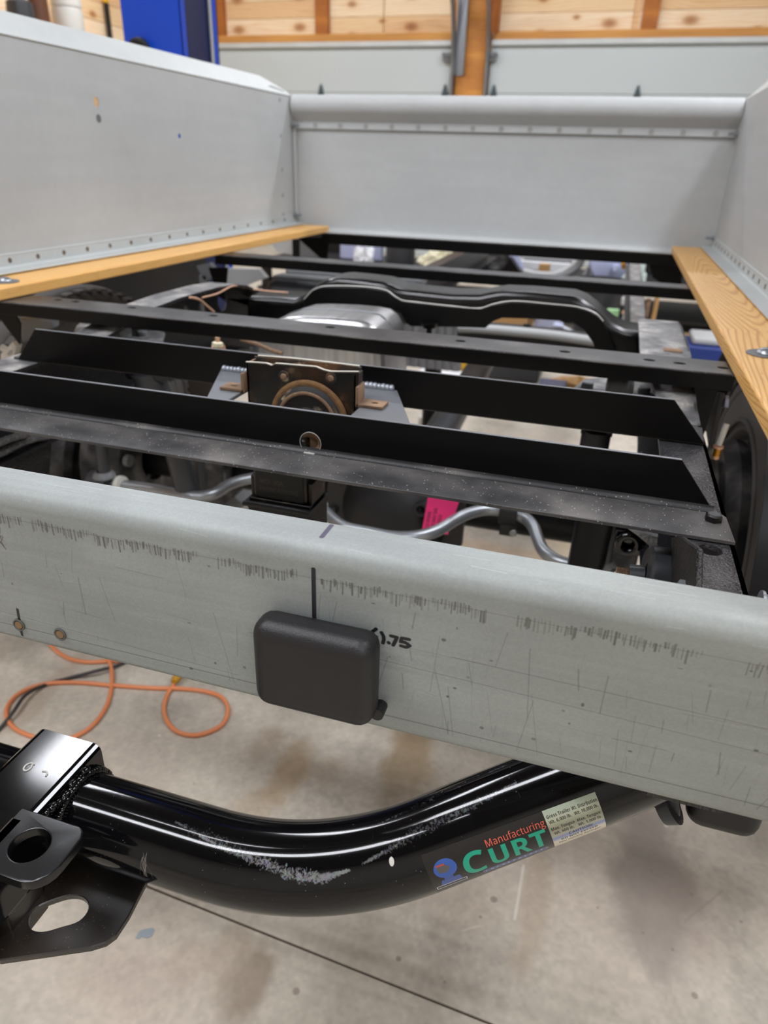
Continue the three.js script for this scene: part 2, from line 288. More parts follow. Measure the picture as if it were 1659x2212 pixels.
// bare steel of the rear sill, unrolled: u along x from -0.47 to 0.25, v down the profile (0.165 m)
const SX = -0.47, SW = 0.72, SA = 0.165, faceArc = (y) => 0.0337 + (-0.1985 - y);
const sillTex = canvasTex(2048, 512, (g, w, h) => {
  const im = g.createImageData(w, h), d = im.data;
  for (let j = 0; j < h; j++) for (let i = 0; i < w; i++) {
    const u = i / w, v = j / h, n = fbm(u, v * 0.4, 6, 6), s = noise(u * 6, v * 60, 60, 1), t = clamp01((fbm(u, v * 0.35, 9, 5, 1) - 0.5) * 4), f = noise(u * 700 % 64, v * 180 % 64, 64, 2);
    const warm = clamp01((u - 0.55) * 2.2), k = 152 + (n - 0.5) * 30 + (s - 0.5) * 8 + (f - 0.5) * 8 - t * (7 + 12 * warm) - 12 * warm;
    const c = mix([k * 0.965, k, k * 0.985], [k * 0.985, k, k * 0.95], warm), o = (j * w + i) * 4;
    d[o] = c[0]; d[o + 1] = c[1]; d[o + 2] = c[2]; d[o + 3] = 255;
  }
  g.putImageData(im, 0, 0);
  const X = (x) => (x - SX) / SW * w, A = (a) => a / SA * h, P = (q) => [X(q[0]), A(faceArc(q[1]))];
  g.lineCap = 'round';
  const line = (a, b, col, lw) => { g.strokeStyle = col; g.lineWidth = lw; g.beginPath(); g.moveTo(...a); g.lineTo(...b); g.stroke(); };
  for (let x = 6; x < w; x += rr(2, 7)) {             // short press marks below the fold
    if (noise(x / 60, 3.3, 64) < 0.27) continue;
    const a = A(0.0395) + rr(0, 5) + (noise(x / 25, 1, 64) - 0.5) * 10, l = rr(8, 24);
    line([x, a], [x + rr(-1, 1), a + l], `rgba(64,64,58,${rr(0.2, 0.62)})`, rr(1.2, 3.6));
  }
  line([0, A(0.0415)], [w, A(0.042)], 'rgba(70,70,66,0.22)', 2);
  line([0, A(0.127)], [w, A(0.127)], 'rgba(60,62,60,0.45)', 2); line([0, A(0.1135)], [w * 0.4, A(0.1235)], 'rgba(70,72,70,0.3)', 1.5);
  line([X(-0.1), A(0.087)], [w, A(0.097)], 'rgba(70,72,68,0.35)', 1.5); line([X(-0.05), A(0.075)], [w, A(0.08)], 'rgba(70,72,68,0.3)', 2);
  for (let i = 0; i < 150; i++) {                      // scratches, thickest on the right-hand half
    const x = w * (i < 40 ? rr(0.02, 0.5) : rr(0.48, 1)), a = A(rr(0.048, 0.125)), l = rr(10, 90) * (rnd() < 0.25 ? 2.2 : 1), t = rr(-0.22, 0.22);
    line([x, a], [x + l * t, Math.min(a + l, A(0.13))], `rgba(58,60,56,${rr(0.06, 0.34)})`, rr(0.7, 2));
  }
  for (let i = 0; i < 30; i++) { const x = rr(0, w), a = A(rr(0.05, 0.12)); line([x, a], [x + rr(20, 130), a + rr(-6, 8)], `rgba(66,68,64,${rr(0.1, 0.3)})`, rr(0.8, 2)); }
  for (let i = 0; i < 60; i++) { const x = rr(0, w), a = A(rr(0.0, 0.034)); line([x, a], [x + rr(8, 60), a + rr(-4, 4)], `rgba(222,226,224,${rr(0.06, 0.24)})`, rr(0.8, 2)); }
  for (let i = 0; i < 40; i++) { g.fillStyle = `rgba(54,54,50,${rr(0.2, 0.6)})`; g.beginPath(); g.ellipse(rr(0, w), A(rr(0.045, 0.13)), rr(1, 4), rr(1, 4), 0, 0, 7); g.fill(); }
  for (const [q, rx, ry, a] of [[[0.1042,-0.288,-0.308], 26, 20, 0.35], [[-0.0536,-0.2482,-0.308], 60, 50, 0.16], [[0.0393,-0.26,-0.308], 26, 50, 0.2], [[-0.0202,-0.2271,-0.308], 120, 40, 0.14], [[-0.0424,-0.2581,-0.308], 70, 45, 0.13], [[0.0724,-0.2231,-0.308], 50, 60, 0.12]]) {
    const p = P(q[0]), r = g.createRadialGradient(0, 0, 0, 0, 0, 1); r.addColorStop(0, `rgba(70,72,64,${a})`); r.addColorStop(1, 'rgba(70,72,64,0)');
    g.save(); g.translate(...p); g.scale(rx, ry); g.fillStyle = r; g.fillRect(-1, -1, 2, 2); g.restore();
  }
  for (let i = 0; i < 26; i++) line([X(-0.35) + rr(-16, 14), A(rr(0.048, 0.062))], [X(-0.35) + rr(-14, 16), A(rr(0.048, 0.066))], `rgba(60,56,46,${rr(0.2, 0.5)})`, rr(1, 3));
  // felt-pen layout marks
  line([X(-0.1305), A(0.002)], [X(-0.1305), A(0.017)], 'rgba(52,48,70,0.75)', 8);
  line([X(-0.1305), A(0.036)], [X(-0.1305), A(0.086)], 'rgba(30,27,36,0.93)', 7.5);
  line(P([-0.347,-0.2773,-0.308]), P([-0.3484,-0.2986,-0.308]), 'rgba(22,20,22,0.92)', 6);
  const w0 = P([-0.0968,-0.2364,-0.308]), w1 = P([-0.0719,-0.2353,-0.308]), s = (w1[0] - w0[0]) / 100, tilt = (w1[1] - w0[1]) / 100;
  g.strokeStyle = 'rgba(22,22,24,0.95)'; g.lineWidth = 6.2; g.lineJoin = 'round';
  const ink = (...q) => { g.beginPath(); q.forEach(([x, y], i) => { const c = [w0[0] + x * s, w0[1] + x * tilt + y * s]; i ? g.lineTo(...c) : g.moveTo(...c); }); g.stroke(); };
  ink([13, -20], [3, -8], [-2, 4], [2, 12], [11, 12], [14, 3], [6, 0], [-1, 5]);           // 6
  ink([26, -12], [31, -2], [32, 8], [30, 18]); ink([43, 14], [44, 15]);                     // 1 .
  ink([48, -7], [62, -6], [58, 8], [54, 19]);                                               // 7
  ink([90, -6], [73, -6], [71, 5], [82, 5], [92, 12], [84, 19], [72, 17]);                  // 5
}, THREE.MirroredRepeatWrapping);
sillTex.repeat.set(1 / SW, -1 / SA); sillTex.offset.set(-SX / SW, 1);

// maker's sticker on the hitch tube
const stickerTex = canvasTex(1024, 328, (g, w, h) => {
  g.fillStyle = '#17120f'; g.fillRect(0, 0, w, h);
  const split = 712, cut = 34;
  g.fillStyle = '#4a5480'; g.fillRect(286, h - cut - 32, split - 330, cut + 4);
  g.save(); g.fillStyle = '#3458a6'; g.beginPath(); g.arc(100, 128, 66, 0, 7); g.fill();
  g.fillStyle = '#b8482e'; g.fillRect(52, 92, 50, 12); g.fillStyle = '#5a5552'; g.beginPath(); g.moveTo(52, 108); g.lineTo(112, 104); g.lineTo(130, 126); g.lineTo(104, 158); g.lineTo(60, 148); g.fill();
  g.fillStyle = '#3c5596'; g.fillRect(74, 186, 52, 26); g.beginPath(); g.moveTo(40, 258); g.lineTo(56, 208); g.lineTo(160, 208); g.lineTo(166, 232); g.lineTo(170, 258); g.fill();
  g.strokeStyle = '#d8dde8'; g.lineWidth = 4; g.strokeRect(14, 258, 176, 26); g.restore();
  g.fillStyle = '#12a081'; g.font = 'bold 236px sans-serif'; g.textBaseline = 'alphabetic';
  g.save(); g.translate(184, 252); g.scale(0.98, 1); g.fillText('C', 0, 0); g.restore();
  g.font = 'bold 186px sans-serif'; g.save(); g.translate(340, 240); g.fillText('URT', 0, 0, 356); g.restore();
  g.fillStyle = '#e0614a'; g.font = '66px sans-serif'; g.save(); g.translate(352, 92); g.fillText('Manufacturing', 0, 0, 352); g.restore();
  g.fillStyle = '#c9cede'; g.font = '24px sans-serif'; let x = 300; for (const ch of 'INCORPORATED') { g.fillText(ch, x, h - cut - 6); x += 33; }
  const gr = g.createLinearGradient(0, 0, 0, h); gr.addColorStop(0, '#a9b7a4'); gr.addColorStop(0.22, '#b9bda6'); gr.addColorStop(0.4, '#8d8f78'); gr.addColorStop(0.58, '#a8a694'); gr.addColorStop(0.66, '#7d88b8'); gr.addColorStop(0.76, '#cfc9b6'); gr.addColorStop(1, '#c2b49c');
  g.fillStyle = gr; g.fillRect(split, 0, w - split, h);
  g.fillStyle = '#15130f'; g.font = 'bold 31px sans-serif'; g.textAlign = 'center';
  const t = (s, x, y, m) => g.fillText(s, x, y, m);
  t('Gross Trailer', split + 80, 56, 140); t('Wt. 6,000 lb.', split + 80, 92, 132); t('Wt. Distribution', split + 232, 56, 150); t('Wt. 10,000 lb.', split + 232, 92, 140);
  t('Max. Tongue', split + 80, 142, 140); t('Wt. 600 lb.', split + 80, 178, 120); t('Max. Tongue', split + 232, 142, 140); t('Wt. 1,000 lb.', split + 232, 178, 140);
  t('CAUTION:', split + 170, 220, 150); t('DO NOT EXCEED', split + 156, 254, 220); g.font = 'italic bold 28px sans-serif'; t('Tow Vehicle Ratings!', split + 150, 286, 250);
});
const noteTex = canvasTex(256, 512, (g, w, h) => {
  g.fillStyle = '#f0327e'; g.fillRect(0, 0, w, h); g.fillStyle = '#3a1020'; g.font = 'bold 40px sans-serif';
  g.save(); g.translate(w / 2, h / 2); g.rotate(-Math.PI / 2); g.textAlign = 'left';
  ['WELD SPRING', 'WELD SWAY BAR', 'GLUE RINGS', '', 'SEAR C'].forEach((s, i) => g.fillText(s, -240, -80 + i * 45)); g.restore();
});

// the tube's gloss paint, worn grey on the outside of the bend; u along the tube, v round it
const wornTex = canvasTex(2048, 512, (g, w, h) => {
  g.fillStyle = '#08080a'; g.fillRect(0, 0, w, h);
  const P = (u, v) => [u * w, (1 - v) * h];
  const spray = (path, n, wide, a, lo, hi) => { for (let i = 0; i < n; i++) { const t = rnd() * (path.length - 1), k = Math.floor(t), f = t - k, e = Math.sin(Math.PI * t / (path.length - 1)), A = P(...path[k]), B = P(...path[k + 1]), o = (rnd() + rnd() + rnd() - 1.5) / 1.5 * wide * e; g.fillStyle = `rgba(${lo + 30 * rnd()},${lo + 32 * rnd()},${lo + 36 * rnd()},${a * rnd()})`; g.beginPath(); g.ellipse(A[0] + (B[0] - A[0]) * f + rr(-4, 4), A[1] + (B[1] - A[1]) * f + o, rr(1, hi), rr(0.6, 2), rr(0, 3), 0, 7); g.fill(); } };
  spray([[0.47, 0.2], [0.538, 0.156], [0.575, 0.118], [0.6, 0.104], [0.625, 0.118]], 1500, 17, 0.75, 110, 4);
  spray([[0.44, 0.22], [0.49, 0.2], [0.538, 0.17]], 420, 20, 0.4, 90, 4);
  spray([[0.64, 0.13], [0.69, 0.175], [0.744, 0.188], [0.8, 0.21]], 800, 15, 0.5, 100, 4);
  spray([[0.66, 0.25], [0.74, 0.3], [0.8, 0.31]], 260, 14, 0.35, 100, 4);
  g.strokeStyle = 'rgba(120,112,104,0.6)'; g.lineCap = 'round';
  for (let i = 0; i < 14; i++) { g.lineWidth = rr(0.7, 1.8); g.beginPath(); let [x, y] = P(0.417 + rr(0, 0.006), 0.1 - rr(0, 0.03)); g.moveTo(x, y); for (let k = 0; k < 6; k++) { x += rr(-3, 6); y += rr(4, 12); g.lineTo(x, y); } g.stroke(); }
  for (let i = 0; i < 160; i++) { g.strokeStyle = `rgba(120,124,134,${rr(0.05, 0.28)})`; g.lineWidth = rr(0.5, 1.2); const [x, y] = P(rr(0.25, 1), rr(0, 0.45)); g.beginPath(); g.moveTo(x, y); g.lineTo(x + rr(-18, 30), y + rr(-14, 14)); g.stroke(); }
  for (let i = 0; i < 420; i++) { g.fillStyle = `rgba(190,190,188,${rr(0.15, 0.6)})`; const [x, y] = P(rnd(), rr(-0.1, 0.6)); g.beginPath(); g.ellipse(x, y, rr(0.5, 1.4), rr(0.5, 1.3), 0, 0, 7); g.fill(); }
  { const [x, y] = P(0.666, 0.115); g.fillStyle = '#d8d6cc'; g.beginPath(); g.ellipse(x, y, 5, 8, 0.2, 0, 7); g.fill(); }
}, THREE.RepeatWrapping);

// ---------------------------------------------------------------- materials
const S = (o) => new THREE.MeshStandardMaterial({ side: THREE.DoubleSide, ...o });
const Ph = (o) => new THREE.MeshPhysicalMaterial({ side: THREE.DoubleSide, ...o });
const railTex = dataTex(512, 512, (u, v) => { const n = fbm(u, v, 8, 5, 1), g = noise(u * 64, v * 64, 64, 2); return mix([84, 84, 86], [176, 172, 166], clamp01((n - 0.3) * 1.9) * (0.7 + 0.5 * g)); }, { rep: [5, 5] });
const M = {
  galv: S({ map: galvTex, color: 0xe8eaea, metalness: 0.0, roughness: 0.55 }),
  zinc: S({ map: galvTex, color: 0xf2f6f4, metalness: 0.1, roughness: 0.45 }),
  sill: S({ map: sillTex, color: 0xffffff, metalness: 0.08, roughness: 0.5 }),
  floor: S({ map: floorTex, roughness: 0.72 }),
  joint: S({ color: 0x4a4238, roughness: 1 }),
  black: Ph({ color: 0x060607, roughness: 0.36, specularIntensity: 0.45, bumpMap: fineBump, bumpScale: 0.0001 }),
  archBlack: Ph({ color: 0x060607, roughness: 0.24, specularIntensity: 1 }),
  dusty: S({ map: dustTex, roughness: 0.55 }),
  soot: S({ map: sootTex, roughness: 0.6, bumpMap: pitBump, bumpScale: 0.0006 }),
  tan: S({ map: rustBrown, color: 0xe8d8a8, roughness: 0.8 }),
  railNear: S({ map: railTex, color: 0x74747a, roughness: 0.34, bumpMap: pitBump, bumpScale: 0.0012 }),
  coat: S({ color: 0x17171a, roughness: 0.33, bumpMap: pitBump, bumpScale: 0.0007 }),
  railtop: S({ map: railTex, roughness: 0.5, bumpMap: pitBump, bumpScale: 0.0006 }),
  gloss: Ph({ color: 0x050506, roughness: 0.09, specularIntensity: 1 }),
  brownDrum: S({ color: 0x2a1e16, roughness: 0.6 }), hingeGrey: S({ color: 0x3c4c50, roughness: 0.5 }), armBlue: S({ color: 0x0c2c78, roughness: 0.45 }), ear: S({ color: 0x08080a, roughness: 0.24 }), plate: S({ map: galvTex, color: 0x7e8084, roughness: 0.4 }), weldMark: S({ color: 0x9a9a98, roughness: 0.6 }),
  glossDusty: Ph({ map: dustTex, color: 0x8c7a68, roughness: 0.5, clearcoat: 0.6, clearcoatRoughness: 0.25 }),
  tubeBlack: Ph({ map: wornTex, roughness: 0.09, specularIntensity: 0.75 }),
  plastic: S({ color: 0x161517, roughness: 0.48, bumpMap: fineBump, bumpScale: 0.00012 }),
  steel: S({ color: 0x8a8d90, metalness: 0.9, roughness: 0.34 }),
  silver: S({ color: 0x9a9ea2, metalness: 0.75, roughness: 0.36 }),
  brightEdge: S({ color: 0xd8d6d0, metalness: 0.5, roughness: 0.4 }),
  brush: S({ map: ribTex, color: 0xf4f4f2, metalness: 0.85, roughness: 0.3 }),
  castGrey: S({ map: ribTex, color: 0xb4b4b4, metalness: 0.25, roughness: 0.5 }),
  darkGrey: S({ color: 0x34363a, roughness: 0.45 }),
  midGrey: S({ color: 0x6c6e70, roughness: 0.5 }),
  paleGrey: S({ color: 0xb4b6b6, roughness: 0.5 }),
  fir: S({ map: firArch, roughness: 0.4 }), firSide: S({ map: firLine, roughness: 0.4 }),
  pine: S({ map: pineTex, roughness: 0.6 }), pine2: S({ map: pineTex, color: 0xf6ecdc, roughness: 0.6 }), pine3: S({ map: pineTex, color: 0xf0dec8, roughness: 0.6 }),
  beam: S({ map: beamTex, roughness: 0.7 }), post: S({ map: beamTex, color: 0xf0e0c8, roughness: 0.65 }), stud: S({ map: beamTex, color: 0xd8b890, roughness: 0.7 }),
  doorWhite: S({ color: 0xbcc4c4, roughness: 0.5 }),
  wallWhite: S({ color: 0xd8d4cc, roughness: 0.9 }),
  ceiling: S({ color: 0x6a655c, roughness: 0.9 }),
  darkRust: S({ map: rustTex, color: 0x3a3432, roughness: 0.5, bumpMap: pitBump, bumpScale: 0.0015 }), rust: S({ map: rustTex, roughness: 0.7 }), rustBrown: S({ map: rustBrown, roughness: 0.8 }),
  blackRust: S({ map: rustTex, color: 0x7c766c, roughness: 0.45 }),
  bareEdge: S({ color: 0xc8c2b4, roughness: 0.5, metalness: 0.2 }),
  rubber: S({ color: 0x0d0d0f, roughness: 0.55 }),
  tyre: S({ color: 0x5c5a58, roughness: 0.8 }),
  blue: S({ color: 0x1048c4, roughness: 0.35 }), blueDark: S({ color: 0x071a4a, roughness: 0.5 }),
  orange: S({ color: 0xe08a5a, roughness: 0.5 }), greyCord: S({ color: 0x3c3a3a, roughness: 0.6 }),
  brass: S({ color: 0xb07a24, metalness: 0.8, roughness: 0.3 }), copper: S({ color: 0xd0a488, metalness: 0.3, roughness: 0.4 }),
  white: S({ color: 0xe4e6e8, roughness: 0.6 }), cream: S({ color: 0xe6e2c4, roughness: 0.6 }), mint: S({ color: 0xc8d8d2, roughness: 0.6 }), green: S({ color: 0xa8d8a0, roughness: 0.7 }),
  card: S({ color: 0xb08a5a, roughness: 0.9 }), yellow: S({ color: 0xe0b020, roughness: 0.5 }), lilac: S({ color: 0xb8c0e0, roughness: 0.5 }), amber: S({ color: 0xb88a20, roughness: 0.4 }),
  brownPaint: S({ color: 0x5a3418, roughness: 0.6 }),
  clear: Ph({ color: 0xf2f4f4, roughness: 0.25, transmission: 0.5, thickness: 0 }),
  sticker: S({ map: stickerTex, roughness: 0.28 }), note: S({ map: noteTex, roughness: 0.7 }),
  glow: new THREE.MeshStandardMaterial({ color: 0xffffff, emissive: TUBE_COLOR, emissiveIntensity: TUBE_GLOW }),
  weldSpot: S({ color: 0x6a5848, roughness: 0.7 }), plug: S({ color: 0x84684a, roughness: 0.6 }), plugRim: S({ color: 0x5e5c58, roughness: 0.5 }),
  weld: S({ color: 0x9aa0a8, metalness: 0.5, roughness: 0.35 }), pale: S({ color: 0xcac8c0, roughness: 0.6 }),
};

// ---------------------------------------------------------------- the room
const WX0 = -5.2, WX1 = 4.3, WZ0 = -8.46, WZ1 = 3.6, FY = -0.97;
{
  const fl = struct('floor', null);
  const uvF = (g) => { const p = g.attributes.position, u = g.attributes.uv; for (let i = 0; i < p.count; i++) u.setXY(i, (p.getX(i) - FX) / FS, 1 - (p.getZ(i) - FZ) / FS); return g; };
  const jz = (x) => -0.5329 + 0.05 * x;               // the sawn joint
  const near = [[WX0 - 0.2, FY, jz(WX0 - 0.2)], [WX1 + 0.2, FY, jz(WX1 + 0.2)], [WX1 + 0.2, FY, WZ1 + 0.2], [WX0 - 0.2, FY, WZ1 + 0.2]];
  const far = [[WX0 - 0.2, FY, jz(WX0 - 0.2) - 0.0035], [WX1 + 0.2, FY, jz(WX1 + 0.2) - 0.0035], [WX1 + 0.2, FY, WZ0 - 0.3], [WX0 - 0.2, FY, WZ0 - 0.3]];
  part(fl, 'concrete_slab', uvF(slab(near, [0, -0.06, 0])), M.floor); part(fl, 'concrete_slab', uvF(slab(far, [0, -0.06, 0])), M.floor);
  part(fl, 'joint_filler', bx(WX0, WX1, FY - 0.05, FY - 0.0025, -1.2, 0.1), M.joint);
  struct('ceiling', bx(WX0 - 0.2, WX1 + 0.2, CEIL, CEIL + 0.15, WZ0 - 0.3, WZ1 + 0.2), M.ceiling);
  struct('wall_right', bx(WX1, WX1 + 0.2, FY, CEIL, WZ0 - 0.3, WZ1 + 0.2), M.wallWhite);
  struct('wall_near', bx(WX0 - 0.2, WX1 + 0.2, FY, CEIL, WZ1, WZ1 + 0.2), M.wallWhite);
  const wl = struct('wall_left', null);
  part(wl, 'wall_lining', bx(WX0 - 0.2, WX0 - 0.02, FY, CEIL, WZ0 - 0.3, WZ1 + 0.2), M.pine3);
  for (let k = 0; k < 22; k++) part(wl, 'board', bx(WX0 - 0.02, WX0 - rr(0, 0.003), FY + k * 0.163 + 0.002, FY + (k + 1) * 0.163 - 0.002, WZ0, -4.6 + (k % 2) * 0.9, 0.003), [M.pine, M.pine2, M.pine3][k % 3]);
  const wb = struct('wall_back', null);
  part(wb, 'wall_core', bx(WX0 - 0.2, WX1 + 0.2, FY, CEIL, WZ0 - 0.3, WZ0 - 0.1), M.pine3);
  const spans = [[WX0, -3.46], [-3.42, -2.72], [-2.69, -1.96], [-1.46, -0.2], [-0.12, 1.3], [1.34, WX1]];
  spans.forEach(([a, b], i) => { for (let k = 0; k < 9; k++) part(wb, 'board', bx(a - 0.01, b + 0.01, 1.205 + k * 0.158, 1.36 + k * 0.158, WZ0 - 0.1, WZ0 - 0.075 + rr(0, 0.004), 0.003), [M.pine, M.pine2, M.pine3, M.pine][(i + k * 2) % 4]); });
  for (const x of [-4.62, [-3.3847,1.3826,-8.46][0], [-0.0288,1.3214,-8.46][0], 2.7]) part(wb, 'stud', bx(x - 0.075, x + 0.075, 1.2, CEIL, WZ0 - 0.09, WZ0 - 0.01, 0.004), M.stud);
  part(wb, 'header_beam', bx(WX0, -1.9, 1.105, 1.2, WZ0 - 0.1, WZ0 + 0.02, 0.006), M.beam); part(wb, 'header_beam', bx(-1.5, WX1, 1.105, 1.2, WZ0 - 0.1, WZ0 + 0.02, 0.006), M.beam);
  part(wb, 'post', bx([-1.874,0.7523,-8.46][0], [-1.5699,0.7531,-8.46][0], FY, CEIL, WZ0 - 0.1, WZ0 + 0.02, 0.006), M.post);
  [[-4.72, [-1.9236,0.8724,-8.42][0]], [[-1.5164,0.8717,-8.42][0], 1.32]].forEach(([x0, x1], i) => {
    const d = struct('door_' + (i + 1), null), hs = 0.408;
    for (let k = 0; k < 5; k++) part(d, 'door_panel', bx(x0, x1, FY + k * hs + 0.001, FY + (k + 1) * hs - 0.002, WZ0 - 0.02, WZ0 + 0.03, 0.004), M.doorWhite);
    part(d, 'top_strut', [bx(x0, x1, FY + 5 * hs + 0.002, FY + 5 * hs + 0.055, WZ0 - 0.02, WZ0 + 0.075, 0.012)], M.zinc);
    for (const hx of i ? [x0 + 0.06, [-0.034,0.6737,-8.4][0], x1 - 0.1] : [-4.2, [-3.3742,0.6775,-8.4][0], x1 - 0.05]) {
      const y = FY + 4 * hs; part(d, 'hinge', [slab([[hx - 0.035, y - 0.02, WZ0 + 0.03], [hx + 0.035, y - 0.02, WZ0 + 0.03], [hx + 0.008, y + 0.075, WZ0 + 0.03], [hx - 0.008, y + 0.075, WZ0 + 0.03]], [0, 0, 0.02], { bev: 0.003 }), bx(hx - 0.035, hx + 0.035, y - 0.08, y - 0.02, WZ0 + 0.03, WZ0 + 0.04)], M.hingeGrey);
    }
  });
}

// ---------------------------------------------------------------- the hitch, nearest of all
{
  const t = thing('trailer_hitch', 'glossy black tube trailer hitch with receiver box and colourful sticker, under the bare steel sill', 'hitch');
  const ty = -0.467, tz = -0.308, R = 0.0318, A = new THREE.Vector3(0.830291, 0.357357, -0.427683), K = new THREE.Vector3(-0.1321, ty, tz);
  const bend = 0.088, p1 = K.clone().add(new THREE.Vector3(-bend, 0, 0)), p2 = K.clone().addScaledVector(A, bend), end = K.clone().addScaledVector(A, 0.305);
  const path = new THREE.CurvePath();
  path.add(new THREE.LineCurve3(new THREE.Vector3(-0.56, ty, tz), p1)); path.add(new THREE.QuadraticBezierCurve3(p1, K, p2)); path.add(new THREE.LineCurve3(p2, end));
  part(t, 'cross_tube', tube(null, R, 160, 48, path), M.tubeBlack);
  const yb = -0.425, xa = -0.391, xb = -0.331;
  // receiver box, open at both ends
  const box = (x, w, h) => { const r = 0.007, o = []; for (const [cx, cy, a] of [[xb - r - w, yb - r - w, 0], [xa + r + w, yb - r - w, 90], [xa + r + w, yb - h + r + w, 180], [xb - r - w, yb - h + r + w, 270]]) for (const q of arcPts(cx, cy, r, a, a + 90, 4)) o.push([...q, x]); return o; };
  part(t, 'receiver_box', slab(box(-0.3405, 0, 0.06), [0, 0, 0.19], { holes: [box(-0.3405, 0.005, 0.06).reverse()], bev: 0.0008, seg: 1 }), M.gloss);
  // the weld round the tube where it enters the box
  const bead = []; for (let i = 0; i < 44; i++) { const a = -0.4 + i / 43 * 3.6; bead.push(new THREE.SphereGeometry(0.0026 + rr(0, 0.001), 8, 6).scale(1.3, 1.2, 1.2).translate(xb + 0.002, ty + Math.sin(a) * (R + 0.001), tz + Math.cos(a) * (R + 0.001)).toNonIndexed()); }
  for (let i = 0; i < 10; i++) bead.push(new THREE.SphereGeometry(0.002 + rr(0, 0.0014), 8, 6).scale(1, 1, 1.6).translate(xb + 0.0005 + rr(0, 0.002), yb - 0.006 - rr(0, 0.004), -0.318 + i * 0.0045).toNonIndexed());
  part(t, 'weld_bead', bead.map(tri), M.gloss);
  for (const [dx, pts] of [[0, [[7, -7], [0, -8], [-5, -3], [-3, 4], [3, 6], [7, 0], [4, -6]]], [18, [[-6, -1], [0, -2], [5, 0], [7, 5]]]])
    part(t, 'paint_chip', tube(pts.map(([a, b]) => [-0.3685 + dx * 0.0009 + a * 0.00045, yb + 0.0002, -0.302 + b * 0.00055]), 0.0007, 24, 6), M.pale);
  // coupling ear with its round hole
  const ye = -0.4235, round = (x0, x1, z0, z1, r, y) => [[x0, z1, -90, 0], [x1, z1, 0, 0], [x1, z0, 0, 0]] && [...arcPts(x1 - r, z1 - r, r, 90, 0, 6), ...arcPts(x1 - r * 0.6, z0 + r * 0.6, r * 0.6, 0, -90, 6), [x0, z0], [x0, z1]].map((q) => [q[0], y, q[1]]);
  part(t, 'coupler_ear', slab(round(-0.344, -0.2865, -0.2695, -0.2215, 0.018, ye).map((p) => p), [0, -0.008, 0], { holes: [ring([-0.3165, ye, -0.246], [1, 0, 0], [0, 0, 1], 0.0132, 0.0132, 28)], bev: 0.0012 }), M.ear);
  part(t, 'ear_post', bx(-0.345, -0.3345, -0.52, ye, -0.262, -0.228, 0.002), M.glossDusty);
  // chain plate under the tube, with an oblong slot
  const yp = -0.5005, hull = [[-0.2668,-0.5005,-0.2882],[-0.2635,-0.5005,-0.2649],[-0.2634,-0.5005,-0.2496],[-0.2669,-0.5005,-0.2428],[-0.2749,-0.5005,-0.2367],[-0.3007,-0.5005,-0.2234],[-0.3275,-0.5005,-0.2098]].concat([[-0.46, yp, -0.2], [-0.46, yp, -0.33], [-0.27, yp, -0.33]]);
  const sl = [[-0.3304,-0.5005,-0.2505],[-0.3226,-0.5005,-0.2589],[-0.3149,-0.5005,-0.2646],[-0.3059,-0.5005,-0.2668],[-0.298,-0.5005,-0.264],[-0.2944,-0.5005,-0.2583],[-0.2955,-0.5005,-0.2505],[-0.3044,-0.5005,-0.2428],[-0.3139,-0.5005,-0.236],[-0.322,-0.5005,-0.2344],[-0.3283,-0.5005,-0.2374],[-0.3323,-0.5005,-0.2442]];
  part(t, 'chain_plate', slab(hull, [0, -0.0055, 0], { holes: [smoothLoop(sl)], bev: 0.0008, seg: 1 }), M.glossDusty);
  // collar at the mouth of the receiver
  part(t, 'pin_collar', lath([[0.007, 0], [0.0175, 0], [0.0185, 0.001], [0.0185, 0.003], [0.0175, 0.004], [0.007, 0.004], [0.007, 0]], [-0.3566,-0.485,-0.2399], [0.35, 0.6, 0.7], 36), M.darkGrey);
  part(t, 'pin', lath([[0, 0.006], [0.005, 0.006], [0.0068, 0.004], [0.0068, -0.02], [0, -0.02]], [-0.3566,-0.485,-0.2399], [0.35, 0.6, 0.7], 24), M.rustBrown, 'rusty pin');
  // sticker: a thin sheet wrapped on the tube
  const U = new THREE.Vector3(-0.317688, 0.933968, 0.163641), W = new THREE.Vector3(0.45792, 0, 0.888993), pos = [], uv = [], nx = 24, ny = 16;
  const cv = (i, j, r) => { const s = 0.0815 + i / nx * 0.1245, f = (46.5 + 5.5 * i / nx + j / ny * 64) * Math.PI / 180; return K.clone().addScaledVector(A, s).addScaledVector(U, Math.cos(f) * r).addScaledVector(W, Math.sin(f) * r); };
  for (let i = 0; i < nx; i++) for (let j = 0; j < ny; j++) for (const [a, b] of [[0, 0], [0, 1], [1, 1], [0, 0], [1, 1], [1, 0]]) { const p = cv(i + a, j + b, R + 0.00035); pos.push(p.x, p.y, p.z); uv.push((i + a) / nx, 1 - (j + b) / ny); }
  const sg = new THREE.BufferGeometry(); sg.setAttribute('position', new THREE.Float32BufferAttribute(pos, 3)); sg.setAttribute('uv', new THREE.Float32BufferAttribute(uv, 2)); sg.computeVertexNormals();
  part(t, 'sticker', toCreasedNormals(sg, 1), M.sticker, 'black and silver maker sticker with green and red lettering and load ratings');
  part(t, 'end_flange', [cyl([0.0956,-0.4144,-0.41], [0.1029,-0.4083,-0.41], 0.012, 0.014, 20), slab([[0.0902,-0.4039,-0.405],[0.1053,-0.3983,-0.405],[0.1087,-0.4148,-0.405],[0.1047,-0.4234,-0.405],[0.0986,-0.4244,-0.405]], [0, 0, -0.02], { bev: 0.003 })], M.darkGrey);
  part(t, 'mount_plate', bx(0.085, 0.125, -0.372, -0.362, -0.52, -0.38, 0.003), M.black);
}
